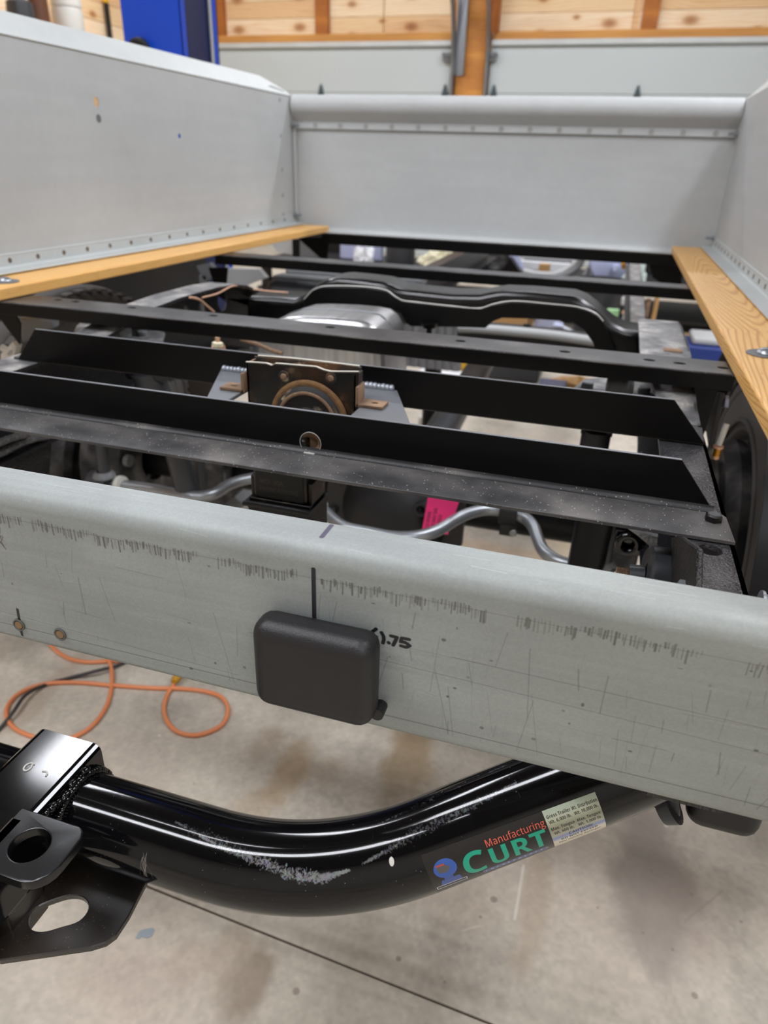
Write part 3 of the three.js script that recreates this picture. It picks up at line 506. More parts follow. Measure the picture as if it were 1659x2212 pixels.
single('rubber_bumper', 'black rubber block under the right-hand end of the bare steel sill', 'bumper', [bx([0.1122,-0.4152,-0.41][0], 0.162, -0.424, -0.385, -0.45, -0.405, 0.012), cyl([0.12, -0.39, -0.43], [0.12, -0.3625, -0.43], 0.012)], M.rubber);

// ---------------------------------------------------------------- rear sill and its cover
{
  const t = thing('rear_bed_sill', 'bare galvanised sheet steel sill with scratches and felt pen marks across the front of the photo', 'truck bed');
  const prof = [[-0.336, -0.1885], [-0.327, -0.1885], [-0.318, -0.1885], ...arcPts(-0.318, -0.1985, 0.01, 80, 0, 8), [-0.308, -0.23], [-0.308, -0.27], [-0.308, -0.2985], ...arcPts(-0.314, -0.2985, 0.006, -20, -90, 4), [-0.335, -0.3045]];
  part(t, 'sill_sheet', sheet(prof.map(([z, y]) => [z - 0.0015, y - 0.001]), 0.0015, -0.985, 0.235, alongX, 0.5), M.sill);
  for (const q of [[-0.3484,-0.2909,-0.3075], [-0.3147,-0.2904,-0.3075]]) { const s = part(t, 'plug_weld', cyl([q[0], q[1], -0.3078], [q[0], q[1], -0.3069], 0.0031, 0.0029, 24), M.plug, 'brown plug weld'); part(s, 'weld_rim', new THREE.TorusGeometry(0.0041, 0.0006, 8, 28).translate(q[0], q[1], -0.3073), M.plugRim); }
}
{
  const t = thing('hitch_cover', 'square black plastic cover cap with rounded corners on the face of the steel sill', 'cover');
  part(t, 'cap', [bx(-0.1605, -0.0882, -0.2875, -0.229, -0.3075, -0.2835, 0.0095)], M.plastic);
  part(t, 'mounting_tab', cyl([-0.0882, -0.283, -0.305], [-0.0882, -0.283, -0.296], 0.004, 0.004, 16), M.plastic);
}

// ---------------------------------------------------------------- angle irons across the rails
const diag = (x0, x1, xl0, xl1, yb, yt, z) => [[xl0, yb, z], [xl1, yb, z], [x1, yt, z], [x0, yt, z]];
{
  const t = thing('angle_iron', 'black angle iron with dusty flange and round hole, bolted across the frame nearest the sill', 'angle iron');
  const z = -0.565, hole = [-0.24, -0.2345, z];
  part(t, 'upright_leg', slab(diag(-0.66, 0.0765, -0.715, 0.1095, -0.2455, -0.2045, z), [0, 0, -0.0032], { holes: [ring(hole, [1, 0, 0], [0, 1, 0], 0.0104, 0.0104, 30)], bev: 0.0004, seg: 1 }), M.black);
  part(t, 'edge_highlight', bx(-0.66, 0.0765, -0.2046, -0.2042, -0.5682, -0.565), M.plate, 'pale strip painting the light on the top edge');  // grey strip paints the gleam along the top face of the leg
  const f = [[-0.74, -0.2435, -0.564], [0.109, -0.2435, -0.564], [0.114, -0.2435, -0.561], [0.117, -0.2435, -0.556], [0.1185, -0.2435, -0.514], [-0.74, -0.2435, -0.514]];
  part(t, 'flange', slab(f, [0, -0.0032, 0], { bev: 0.0004, seg: 1 }), M.dusty, 'dusty flange');
  part(t, 'fillet', sheet(arcPts(-0.5605, -0.239, 0.0045, 180, 270, 5).map(([a, b]) => [a, b]), 0.0004, -0.715, 0.108, alongX), M.dusty);
  part(t, 'hole_rim', [new THREE.TorusGeometry(0.0104, 0.00028, 6, 40).translate(hole[0], hole[1], z + 0.0003), bx(-0.245, -0.2345, -0.2444, -0.2428, -0.5643, -0.5595)], M.brightEdge, 'bare bright rim of the hole');
  const b = part(t, 'hex_bolt', hexBolt([0.1061,-0.2435,-0.5465], [0, 1, 0], 0.0066, 0.0055), M.blackRust); part(b, 'head_mark', disc([[0.1061,-0.2435,-0.5465][0], -0.2381, [0.1061,-0.2435,-0.5465][2]], [0, 1, 0], 0.0042, 0.0003, 24), M.darkGrey);
}
{
  const t = thing('angle_iron', 'black angle iron with slanted ends behind the old spare wheel winch', 'angle iron');
  part(t, 'upright_leg', slab(diag(-0.686, 0.0795, -0.7215, 0.1165, -0.245, -0.2035, -0.732), [0, 0, -0.0032], { bev: 0.0004, seg: 1 }), M.black);
  part(t, 'edge_highlight', bx(-0.686, 0.0795, -0.2036, -0.2032, -0.7352, -0.732), M.plate, 'pale strip painting the light on the top edge');  // same painted gleam on the far angle iron
  part(t, 'flange', slab([[-0.73, -0.2435, -0.7345], [0.116, -0.2435, -0.7345], [0.118, -0.2435, -0.782], [-0.73, -0.2435, -0.782]], [0, -0.0032, 0], { bev: 0.0004, seg: 1 }), M.dusty);
}
// winch seat plate between the angle irons
{
  const t = thing('winch_plate', 'flat grey black steel plate welded between the two angle irons', 'plate');
  const y = -0.2265, z0 = -0.7315, z1 = -0.5692, wa = [-0.355,-0.2039,-0.665][0] - 0.004, wb = [-0.2288,-0.1902,-0.665][0] + 0.004;
  const P = [[-0.424, y, z0], [-0.206, y, z0], [-0.137, y, z1], [wb, y, z1], [wb, y, -0.69], [wa, y, -0.69], [wa, y, z1], [-0.36, y, z1]];
  part(t, 'plate', slab(P, [0, -0.004, 0], { bev: 0.0006, seg: 1 }), M.plate);
  const bead = []; for (let i = 0; i < 44; i++) { const x = P[0][0] + 0.006 + (P[1][0] - P[0][0] - 0.012) * i / 43; bead.push(new THREE.SphereGeometry(0.004 + rr(0, 0.001), 8, 6).scale(0.8, 1, 1).translate(x, y + 0.0015, z0 + 0.002)); }
  part(t, 'weld_bead', bead.map(tri), M.weld);
}
// spare-wheel winch
{
  const t = thing('spare_wheel_winch', 'old rusty black spare wheel winch between the two angle irons', 'winch');
  const z = -0.665, x0 = [-0.355,-0.2039,-0.665][0], x1 = [-0.2288,-0.1902,-0.665][0], yt = -0.1925, y0 = -0.246, cx = [-0.2829,-0.2208,-0.665][0], cy = -0.2505;
  const top = [[x0, yt - 0.003], [x0 + 0.024, yt - 0.002], [x0 + 0.03, yt - 0.0035], [x0 + 0.034, yt - 0.001], [x0 + 0.08, yt + 0.0003], [x0 + 0.088, yt - 0.002], [x0 + 0.096, yt - 0.003], [x1, yt]];
  const front = [[x0, y0, z], [x1, y0, z], ...top.slice().reverse().map((q) => [q[0], q[1], z])];
  part(t, 'front_plate', slab(front, [0, 0, -0.003], { bev: 0.0005, seg: 1 }), M.blackRust);
  part(t, 'back_plate', slab([[x0, y0, z - 0.02], [x1 - 0.004, y0, z - 0.02], [x1 - 0.004, yt, z - 0.02], [x0 + 0.1, yt + 0.001, z - 0.02], [x0, yt - 0.001, z - 0.02]], [0, 0, -0.003], { bev: 0.0005, seg: 1 }), M.rust);
  for (const x of [x0, x1 - 0.003]) part(t, 'side_plate', bx(x - (x > cx ? 0.002 : 0), x + 0.003 - (x > cx ? 0.002 : 0), y0, yt - 0.003, z - 0.021, z, 0.0006), M.rust);
  part(t, 'worn_edge', [sheet(top.map((q) => [q[0], q[1] + 0.0004]), 0.0006, z - 0.003, z + 0.0002, (a, b, s) => [a, b, s]), tube([[x0 + 0.004, yt, z - 0.0215], [x0 + 0.05, yt + 0.0012, z - 0.0215], [x1 - 0.006, yt + 0.0008, z - 0.0215]], 0.001, 20, 6)], M.bareEdge, 'bare pale top edge');
  part(t, 'core', bx(x0 + 0.003, x1 - 0.005, y0, yt - 0.006, z - 0.019, z - 0.004), M.rustBrown);
  part(t, 'domed_boss', lath([[0.0, 0.012], [0.012, 0.0118], [0.0135, 0.0105], [0.0165, 0.007], [0.022, 0.0065], [0.031, 0.0085], [0.033, 0.0085], [0.037, 0.006], [0.04, 0.002], [0.0435, 0]].reverse(), [cx, cy, z], [0, 0, 1], 48), M.rust, 'round rusty boss');
  part(t, 'boss_rim', [new THREE.TorusGeometry(0.0405, 0.0042, 10, 60).scale(1, 1, 0.6).translate(cx, cy, z + 0.0018)], M.tan);
  part(t, 'boss_cap', lath([[0, 0.0135], [0.011, 0.0128], [0.0138, 0.011], [0.0148, 0.0075]].reverse(), [cx, cy, z], [0, 0, 1], 40), M.tan);
  part(t, 'rusty_band', [new THREE.TorusGeometry(0.032, 0.002, 8, 48).scale(1, 1, 0.5).translate(cx, cy, z + 0.0084)], M.rustBrown);
  for (const [a, b] of [[613, 813], [715, 817]]) { const p = a < 650 ? [-0.3115,-0.2056,-0.665] : [-0.2584,-0.2017,-0.665]; const r = part(t, 'rivet', lath([[0, 0.003], [0.0026, 0.0026], [0.0036, 0]].reverse(), [p[0], p[1], z], [0, 0, 1], 20), M.rustBrown); part(r, 'bare_ring', lath([[0.0032, 0.0007], [0.0058, 0.0004], [0.0062, 0]].reverse(), [p[0], p[1], z], [0, 0, 1], 20), M.rust); }
  part(t, 'winding_socket', lath([[0, -0.004], [0.006, -0.003], [0.0095, 0.002], [0.013, 0.004], [0.016, 0], [0.016, -0.05]].reverse(), [-0.2585,-0.2538,-0.61], [0, 0, 1], 28), M.rustBrown, 'rusty winding socket behind the hole');
  // angle feet with slotted tabs
  for (const s of [-1, 1]) {
    const xe = s < 0 ? x0 : x1, f = part(t, 'foot', [bx(xe, xe + s * 0.0032, -0.2262, -0.2055, z - 0.012, z + 0.008, 0.0006), slab([[xe + s * 0.001, -0.223, z - 0.013], [xe + s * 0.029, -0.223, z - 0.013], [xe + s * 0.029, -0.223, z + 0.008], [xe + s * 0.001, -0.223, z + 0.008]], [0, -0.0032, 0], { bev: 0.0005, seg: 1, holes: [ring([xe + s * 0.0175, -0.223, z - 0.003], [1, 0, 0], [0, 0, 1], 0.004, 0.0025, 20)] })], M.rustBrown);
  }
  // lower housing that hangs below the plate, with its stamped lines
  const hx0 = [-0.3197,-0.2903,-0.6][0], hx1 = [-0.2609,-0.2812,-0.6][0], hy = [-0.2928,-0.3179,-0.6][1];
  part(t, 'lower_housing', bx(hx0, hx1, hy, -0.248, -0.655, -0.6, 0.003), M.blackRust, 'black lower housing with worn stamped lettering');
  const L = canvasTex(512, 256, (g, w, h) => { g.fillStyle = '#0e0d0c'; g.fillRect(0, 0, w, h); g.font = 'bold 58px sans-serif'; g.fillStyle = '#3a352c'; g.fillText('MCD  USA', 40, 120, 260); g.fillText('PATENT PENDING', 40, 196, 420); for (let i = 0; i < 70; i++) { g.fillStyle = i % 2 ? '#0e0d0c' : '#4a4236'; g.fillRect(rr(30, 470), rr(60, 200), rr(1, 5), rr(1, 5)); } });
  const lp = new THREE.PlaneGeometry(hx1 - hx0 - 0.006, 0.03).translate((hx0 + hx1) / 2, hy + 0.0165, -0.5994);
  part(t, 'stamped_label', lp, S({ map: L, roughness: 0.5 }));
  part(t, 'strap', [bx(hx0 - 0.005, hx0 - 0.0005, hy - 0.004, hy + 0.022, -0.64, -0.604, 0.001), bx(hx1 + 0.0005, hx1 + 0.005, hy - 0.004, hy + 0.022, -0.64, -0.604, 0.001), bx(hx0 - 0.005, hx1 + 0.005, hy - 0.0045, hy - 0.0005, -0.64, -0.598, 0.001)], M.blackRust);
  part(t, 'drum_guard', [slab([[hx0 - 0.009, hy - 0.004, -0.594], [hx1 + 0.007, hy - 0.004, -0.594], [hx1 + 0.006, hy - 0.012, -0.594], [hx1 + 0.006, hy - 0.05, -0.594], [hx0 - 0.004, hy - 0.05, -0.594], [hx0 - 0.005, hy - 0.012, -0.594]], [0, 0, -0.05], { bev: 0.002 }), tube([[hx0 - 0.008, hy - 0.0055, -0.592], [hx0 + 0.004, hy - 0.0035, -0.59], [hx1 - 0.004, hy - 0.0035, -0.59], [hx1 + 0.007, hy - 0.0055, -0.592]], 0.003, 24, 8)], M.rubber);
}

// ---------------------------------------------------------------- chassis frame
{
  const t = thing('truck_frame', 'black painted ladder chassis frame of the truck with arched crossmember under the bed', 'truck frame');
  const top = [[-0.36, -0.2475], [-0.8, -0.2475], [-0.86, -0.244], [-0.94, -0.231], [-1.0, -0.221], [-1.08, -0.2175], [-1.2, -0.218], [-1.27, -0.222], [-1.32, -0.231], [-1.37, -0.248], [-1.45, -0.285], [-1.6, -0.35], [-1.8, -0.385], [-4.6, -0.385]];
  const side = (h) => [...top.map(([z, y]) => [z, y]), ...top.slice().reverse().map(([z, y]) => [z, y - h(z)])], hh = (z) => (z > -0.9 ? 0.105 : 0.125);
  // left rail
  const holesL = [[[-0.742,-0.3024,-1.452], 0.016, 0.021], [[-0.742,-0.2608,-1.3061], 0.018, 0.022], [[-0.742,-0.266,-1.2276], 0.013, 0.017], [[-0.742,-0.265,-1.1713], 0.012, 0.016], [[-0.742,-0.2485,-1.3465], 0.0, 0]].filter((q) => q[1]).map(([c, a, b]) => ring([-0.745, c[1], c[2]], [0, 0, 1], [0, 1, 0], a, b, 24));
  const web = (x, dx, holes) => slab(side(hh).map(([z, y]) => [x, y, z]), [dx, 0, 0], { holes });
  const fl = (x0, x1, dy, tp = top) => sheet(tp.map(([z, y]) => [z, y - dy]), 0.0045, x0, x1, alongX, 0.5);
  part(t, 'frame_rail', [web(-0.745, 0.0035, holesL), fl(-0.745, -0.69, 0), sheet(top.map(([z, y]) => [z, y - hh(z)]), 0.004, -0.745, -0.69, alongX)], M.coat);
  part(t, 'rail_top_dust', sheet(top.slice(0, 9).map(([z, y]) => [z, y + 0.0006]), 0.0004, -0.7445, -0.6905, alongX), M.railtop, 'grey dusty rail top');
  // right rail, its top flange wider over the axle
  const hole = ring([[0.1008,-0.2475,-0.5022][0], -0.2475, [0.1008,-0.2475,-0.5022][2]], [1, 0, 0], [0, 0, 1], 0.0085, 0.0085, 26);
  const nearTop = slab([[0.083, -0.2475, -0.36], [0.082, -0.2475, -0.5], [0.0735, -0.2475, -0.56], [0.0735, -0.2475, -0.8], [0.119, -0.2475, -0.8], [0.119, -0.2475, -0.36]], [0, -0.004, 0], { holes: [hole] });
  const arch = top.slice(1), wide = (z) => (z < -0.9 && z > -1.34 ? 0.0735 - 0.02 * Math.sin(Math.min(1, (-0.9 - z) / 0.12) * Math.PI / 2) * (z < -1.24 ? Math.max(0, (z + 1.34) / 0.1) : 1) : 0.0735), fine = [];
  for (let i = 0; i < arch.length - 1; i++) for (let k = 0; k < 3; k++) fine.push([arch[i][0] + (arch[i + 1][0] - arch[i][0]) * k / 3, arch[i][1] + (arch[i + 1][1] - arch[i][1]) * k / 3]);
  const wtop = tri(sheet(fine, 0.0045, 0, 1, (z, y, s) => [s ? 0.119 : wide(z), y, z], 0.5));
  part(t, 'rail_top', nearTop, M.railNear, 'pitted dark grey rail top');
  part(t, 'frame_rail', [web(0.119, -0.0035), sheet(top.map(([z, y]) => [z, y - hh(z)]), 0.004, 0.0735, 0.119, alongX)], M.coat);
  part(t, 'rail_top', wtop, M.railtop, 'dusty grey arched top of the right-hand rail');
  for (const q of [[0.103,-0.244,-0.9199], [0.1009,-0.247,-0.8655]]) part(t, 'rivet', lath([[0, 0.0055], [0.004, 0.005], [0.007, 0.003], [0.0085, 0]].reverse(), [q[0], q[1] - 0.001, q[2]], [0, 1, 0], 20), M.railtop);
  part(t, 'paint_chip', bx([0.0846,-0.224,-1.0642][0], [0.1089,-0.224,-1.0604][0], -0.221, -0.2185, -1.045, -1.025, 0.001), M.rustBrown);
  // arched crossmember: rounded back tube and the welded-on front web
  const zc = -1.3, upper = [[-0.6863,-0.2483,-1.3],[-0.6289,-0.2456,-1.3],[-0.5844,-0.2448,-1.3],[-0.5648,-0.2372,-1.3],[-0.5462,-0.2245,-1.3],[-0.5317,-0.2124,-1.3],[-0.5174,-0.2046,-1.3],[-0.5033,-0.2011,-1.3],[-0.4893,-0.1992,-1.3],[-0.4487,-0.1997,-1.3],[-0.4059,-0.2016,-1.3],[-0.3878,-0.2061,-1.3],[-0.3733,-0.2116,-1.3],[-0.3537,-0.2127,-1.3],[-0.2733,-0.2139,-1.3],[-0.22,-0.2106,-1.3],[-0.2045,-0.2063,-1.3],[-0.181,-0.2009,-1.3],[-0.1339,-0.1993,-1.3],[-0.0575,-0.1997,-1.3],[-0.0372,-0.2051,-1.3],[-0.0167,-0.2167,-1.3],[-0,-0.2294,-1.3],[0.0173,-0.2405,-1.3],[0.0378,-0.2481,-1.3],[0.0597,-0.2508,-1.3],[0.0704,-0.2514,-1.3]];
  const lowerL = [[0.0821,-0.3147,-1.3],[0.024,-0.3044,-1.3],[-0.0019,-0.2906,-1.3],[-0.0129,-0.2712,-1.3],[-0.0302,-0.2511,-1.3],[-0.0534,-0.2387,-1.3],[-0.1217,-0.2398,-1.3],[-0.175,-0.2427,-1.3],[-0.1919,-0.2507,-1.3],[-0.2025,-0.2632,-1.3],[-0.2452,-0.2654,-1.3],[-0.342,-0.2722,-1.3],[-0.3512,-0.2679,-1.3],[-0.3628,-0.2502,-1.3],[-0.383,-0.2417,-1.3],[-0.4434,-0.2431,-1.3],[-0.4997,-0.2468,-1.3],[-0.5265,-0.255,-1.3],[-0.558,-0.2824,-1.3],[-0.5785,-0.3113,-1.3],[-0.6923,-0.3406,-1.3]];
  part(t, 'arched_crossmember', slab([...upper, ...lowerL], [0, 0, -0.1], { bev: 0.014, seg: 4 }), M.archBlack);
  const lip = [[-0.5564,-0.2437,-1.296],[-0.5388,-0.226,-1.296],[-0.5264,-0.2199,-1.296],[-0.5159,-0.2166,-1.296],[-0.4316,-0.2113,-1.296],[-0.3908,-0.2149,-1.296],[-0.3743,-0.2244,-1.296],[-0.3607,-0.23,-1.296],[-0.334,-0.2312,-1.296],[-0.2711,-0.2328,-1.296],[-0.2132,-0.2321,-1.296],[-0.1938,-0.2241,-1.296],[-0.1608,-0.2158,-1.296],[-0.0929,-0.2152,-1.296],[-0.0485,-0.2163,-1.296],[-0.0236,-0.2213,-1.296],[-0.0119,-0.2265,-1.296],[-0.0003,-0.2365,-1.296]];
  const lowF = [[0.0279,-0.2802,-1.296],[0.03,-0.3111,-1.296],[0.0004,-0.2943,-1.296],[-0.0117,-0.2727,-1.296],[-0.0298,-0.2527,-1.296],[-0.0529,-0.2403,-1.296],[-0.121,-0.2414,-1.296],[-0.1734,-0.2443,-1.296],[-0.1894,-0.2522,-1.296],[-0.2017,-0.2649,-1.296],[-0.2443,-0.267,-1.296],[-0.3408,-0.274,-1.296],[-0.35,-0.2696,-1.296],[-0.3615,-0.2528,-1.296],[-0.3817,-0.2443,-1.296],[-0.442,-0.2458,-1.296],[-0.4982,-0.2495,-1.296],[-0.523,-0.2576,-1.296],[-0.5524,-0.2812,-1.296]];
  part(t, 'crossmember_web', slab([...lip, ...lowF], [0, 0, 0.008], { bev: 0.001, seg: 1 }), M.black);
  part(t, 'lip_highlight', tube(lip.map(([x, y, z]) => [x, y + 0.001, -1.2915]), 0.0012, 120, 6), M.brightEdge, 'welded edge along the arch, painted pale for the light it catches');  // pale tube paints the light caught by the upward edge of the lip
  part(t, 'clamp_stud', [cyl([-0.3034,-0.2651,-1.28], [-0.3037,-0.2888,-1.28], 0.005), cyl([-0.3035,-0.2634,-1.28], [-0.303,-0.2718,-1.28], 0.016, 0.012)], M.black);
  // shock mounts bolted under the rails, mirrored
  for (const s of [-1, 1]) {
    const pl = s > 0 ? [[0.0947,-0.262,-1.0114],[0.0103,-0.262,-1.0174],[-0.0128,-0.262,-0.9999],[-0.0244,-0.262,-0.9468],[-0.024,-0.262,-0.858],[0.0904,-0.262,-0.8859]] : [[-0.8433,-0.262,-0.9942],[-0.8647,-0.262,-1.0391],[-0.8252,-0.262,-1.0494],[-0.7169,-0.262,-1.0459],[-0.6838,-0.262,-1.01],[-0.6398,-0.262,-0.9341],[-0.783,-0.262,-0.9025]];
    const sm = part(t, 'shock_mount', slab(pl, [0, -0.006, 0], { bev: 0.0015 }), M.railtop);
    const c0 = s > 0 ? [0.017,-0.25,-0.9249] : [-0.7412,-0.25,-0.9369], c1 = s > 0 ? [0.0487,-0.25,-0.9273] : [-0.7037,-0.25,-0.9362];
    part(sm, 'bushing', [cyl(c0, c1, 0.0135, 0.0135, 24), cyl(c0, [c0[0] + 0.003, c0[1], c0[2]], 0.015), cyl([c1[0] - 0.003, c1[1], c1[2]], c1, 0.015)], M.midGrey);
    for (const q of s > 0 ? [[-0.0069,-0.262,-0.9565], [0.0649,-0.262,-0.9595]] : [[-0.781,-0.262,-0.9722], [-0.7028,-0.262,-0.9749], [-0.8387,-0.262,-1.0214]]) part(sm, 'bolt', hexBolt(q, [0, 1, 0], 0.009, 0.008), M.midGrey);
  }
  // rear spring hanger on the right rail
  const hg = part(t, 'spring_hanger', slab([[0.079,-0.2625,-0.5447],[0.079,-0.2405,-0.503],[0.079,-0.2128,-0.4314],[0.079,-0.2288,-0.3979],[0.079,-0.28,-0.4741]], [0.004, 0, 0], { bev: 0.001, seg: 1 }), M.darkRust, 'weld-crusted spring hanger');
  part(hg, 'bushing', [lath([[0.006, 0], [0.019, 0], [0.021, 0.002], [0.021, 0.015], [0.019, 0.017], [0.006, 0.017]], [0.0816,-0.2881,-0.53], [-1, 0, 0.1], 32), lath([[0.006, 0], [0.02, 0], [0.022, 0.002], [0.02, 0.004], [0.006, 0.004]], [0.0703,-0.2896,-0.53], [-1, 0, 0.25], 32)], M.darkGrey);
  part(hg, 'nut', [cyl([0.0659,-0.2945,-0.53], [0.0641,-0.2944,-0.53], 0.0125, 0.0125, 24), cyl([0.0641,-0.2944,-0.53], [0.0525,-0.2955,-0.53], 0.0092, 0.0092, 6)], M.darkGrey);
  part(hg, 'threaded_stud', Array.from({ length: 9 }, (_, i) => cyl([[0.0526,-0.296,-0.53][0] - i * 0.0012, [0.0526,-0.296,-0.53][1], -0.53], [[0.0526,-0.296,-0.53][0] - i * 0.0012 - 0.0008, [0.0526,-0.296,-0.53][1], -0.53], 0.0055, 0.0062, 14)), M.rustBrown);
  part(t, 'shackle_block', slab([[0.0834,-0.2576,-0.44],[0.0811,-0.2367,-0.44],[0.0855,-0.2351,-0.44],[0.0928,-0.2555,-0.44]], [0, 0, -0.02], { bev: 0.0008, seg: 1 }), M.castGrey, 'bright bare steel block');
  part(t, 'bolt', hexBolt([0.0819,-0.2502,-0.44], [-1, 0, 0.1], 0.0078, 0.005, 0.0095), M.silver);
  part(t, 'bolt', hexBolt([0.119, [0.119,-0.2376,-0.4178][1], [0.119,-0.2376,-0.4178][2]], [1, 0, 0], 0.007, 0.005, 0.009), M.silver);
  // left spring hanger
  part(t, 'spring_hanger', [slab([[-0.7,-0.3424,-0.6289],[-0.7,-0.3433,-0.651],[-0.7,-0.3439,-0.6988],[-0.7,-0.3523,-0.7419],[-0.7,-0.412,-0.721],[-0.7,-0.3647,-0.6225]], [-0.006, 0, 0]), ], M.darkRust, 'dark rusty left spring hanger');
  part(t, 'hanger_rim', [tube([[-0.698,-0.3403,-0.6274],[-0.698,-0.3423,-0.6492],[-0.698,-0.3411,-0.6808],[-0.698,-0.3434,-0.7093],[-0.698,-0.3513,-0.7398]], 0.006, 24, 8), tube([[-0.69,-0.3255,-0.6233],[-0.69,-0.3265,-0.6603],[-0.69,-0.3296,-0.6913]], 0.005, 20, 8)], M.railtop);
  // second, lower crossmember further forward, and the cab-side gussets
  part(t, 'front_crossmember', slab([[-0.3671,-0.3829,-1.85],[-0.3242,-0.3802,-1.85],[-0.2277,-0.3786,-1.85],[-0.1104,-0.3796,-1.85],[-0.0049,-0.3859,-1.85],[0.0111,-0.4297,-1.85],[-0.1036,-0.4295,-1.85],[-0.3639,-0.425,-1.85]], [0, 0, -0.09], { bev: 0.012, seg: 3 }), M.darkGrey);
  part(t, 'front_member_top', tube([[-0.3587,-0.3838,-1.84],[-0.3222,-0.3817,-1.84],[-0.2261,-0.3801,-1.84],[-0.1093,-0.3809,-1.84],[-0.0089,-0.3864,-1.84]], 0.012, 30, 10), M.paleGrey, 'pale top edge');  // paler tube along the top of the dark crossmember
  for (const q of [[-0.2981,-0.3795,-1.84], [-0.1886,-0.3778,-1.84]]) part(t, 'bolt', disc([q[0], q[1] + 0.003, -1.9], [0, 1, 0], 0.01, 0.004), M.black);
}

// ---------------------------------------------------------------- pickup bed
const BZ = -2.291;
{
  const t = thing('bed_side_panel', 'left bare steel pickup bed side panel with bright flared top rail and two small holes', 'truck bed');
  const x = -1.01;
  const h1 = [-1.01,0.087,-1.3469], h2 = [-1.01,0.0383,-1.6352];
  part(t, 'side_sheet', slab([[x, -0.19, -0.3], [x, -0.19, BZ - 0.06], [x, 0.13, BZ - 0.06], [x, 0.168, BZ + 0.01], [x, 0.168, -0.3]], [-0.0016, 0, 0], { holes: [ring(h1, [0, 0, 1], [0, 1, 0], 0.008, 0.009, 20), ring(h2, [0, 0, 1], [0, 1, 0], 0.0055, 0.0055, 16)] }), M.galv);
  part(t, 'top_rail', slab([[x, 0.168, -0.3], [x - 0.034, 0.2065, -0.3], [x - 0.034, 0.2065, -2.135], [x - 0.012, 0.182, -2.255], [x, 0.168, -2.285]], [-0.0012, -0.001, 0], { holes: [[[x - 0.012, 0.1816, -2.14], [x - 0.016, 0.1861, -2.175], [x - 0.0095, 0.1788, -2.255], [x - 0.007, 0.1759, -2.235]]] }), M.zinc, 'bright flared top rail');
  part(t, 'rail_lip', [cyl([x + 0.0004, 0.168, -0.3], [x + 0.0004, 0.168, -2.285], 0.002, 0.002, 10), bx(x - 0.075, x - 0.034, 0.204, 0.2065, -2.135, -0.3)], M.zinc);
  part(t, 'rail_underside', bx(x - 0.076, x - 0.074, 0.12, 0.2065, -2.13, -0.3), M.galv);
  for (const p of [[602, 219], [605, 292], [608, 364], [609, 419], [611, 462]]) part(t, 'spot_weld', disc([[x, 0, 0]].map(() => [x - 0.0005, 0.17 - (p[1] - 205) * 0.00128, -2.195])[0], [1, 0, 0], 0.006, 0.0014, 16), M.weldMark);
  part(t, 'patch_mark', disc([-1.0102,0.0586,-1.3475], [1, 0, 0], 0.0075, 0.0005, 18), M.midGrey);
  part(t, 'corner_flange', bx(x, x + 0.012, -0.166, 0.1, BZ, BZ + 0.016, 0.005), M.galv);
}
function stripProfile(s) { return s > 0 ? [[-1.0085, -0.164], [-1.0075, -0.176], [-1.0075, -0.1825], ...arcPts(-1.0025, -0.1825, 0.005, 180, 270, 4), [-0.965, -0.1875]] : []; }
{
  const t = thing('bed_strip', 'galvanised angle strip with brown weld spots along the foot of the left bed side', 'trim strip');
  part(t, 'angle', sheet(stripProfile(1), 0.0014, -0.3, BZ + 0.012, (p, q, s) => [p, q, s]), M.zinc);
  part(t, 'rolled_edge', [cyl([-1.008, -0.1645, -0.3], [-1.008, -0.1645, BZ + 0.015], 0.002, 0.002, 10), cyl([-0.9655, -0.1868, -0.3], [-0.9655, -0.1868, BZ + 0.015], 0.0016, 0.0016, 10)], M.zinc);
  for (const [a, b] of [[13, 564], [83, 555], [146, 547], [201, 537], [253, 530], [300, 522], [343, 516], [383, 510], [420, 504], [453, 498], [487, 495], [515, 490], [542, 486], [567, 482], [590, 479], [612, 477], [632, 474]]) { const r = a / 640; part(t, 'weld_spot', disc([-1.0065, -0.1745, [-1.0062,-0.1723,-1.0253][2] + 0 * r].map((v, i) => i === 2 ? WS(a) : v), [1, 0, 0], 0.0045, 0.0006, 14), M.weldSpot); }
}
function WS(px) { return 1 / (-0.9655 + 0.000833 * px); }       // even pitch along the strip, read off the first and last spots
{
  const t = thing('bed_side_panel', 'right bare steel pickup bed side panel behind the wide wooden plank', 'truck bed');
  const x = 0.26;
  part(t, 'side_sheet', slab([[x, -0.19, -0.5], [x, -0.19, BZ - 0.06], [x, 0.13, BZ - 0.06], [x, 0.168, BZ + 0.01], [x, 0.168, -0.5]], [0.0016, 0, 0]), M.galv);
  part(t, 'top_rail', slab([[x, 0.168, -0.5], [x + 0.034, 0.2065, -0.5], [x + 0.034, 0.2065, -2.135], [x, 0.168, -2.285]], [0.0012, -0.001, 0]), M.zinc);
  part(t, 'rail_lip', bx(x + 0.034, x + 0.075, 0.204, 0.2065, -2.135, -0.5), M.zinc);
}
{
  const t = thing('bed_strip', 'galvanised angle strip with slots along the foot of the right bed side', 'trim strip');
  part(t, 'angle', sheet([[0.225, -0.1875], [0.2535, -0.1875], ...arcPts(0.2535, -0.1825, 0.005, -90, 0, 4), [0.2585, -0.176], [0.2592, -0.164]], 0.0014, -0.5, BZ + 0.012, (p, q, s) => [p, q, s]), M.zinc);
  part(t, 'rolled_edge', cyl([0.2585, -0.1642, -0.5], [0.2585, -0.1642, BZ + 0.015], 0.002, 0.002, 10), M.zinc);
  for (let i = 0; i < 19; i++) part(t, 'slot', bx(0.2563, 0.2572, -0.1785, -0.1705, -2.2 + i * 0.066, -2.191 + i * 0.066), M.midGrey);
}
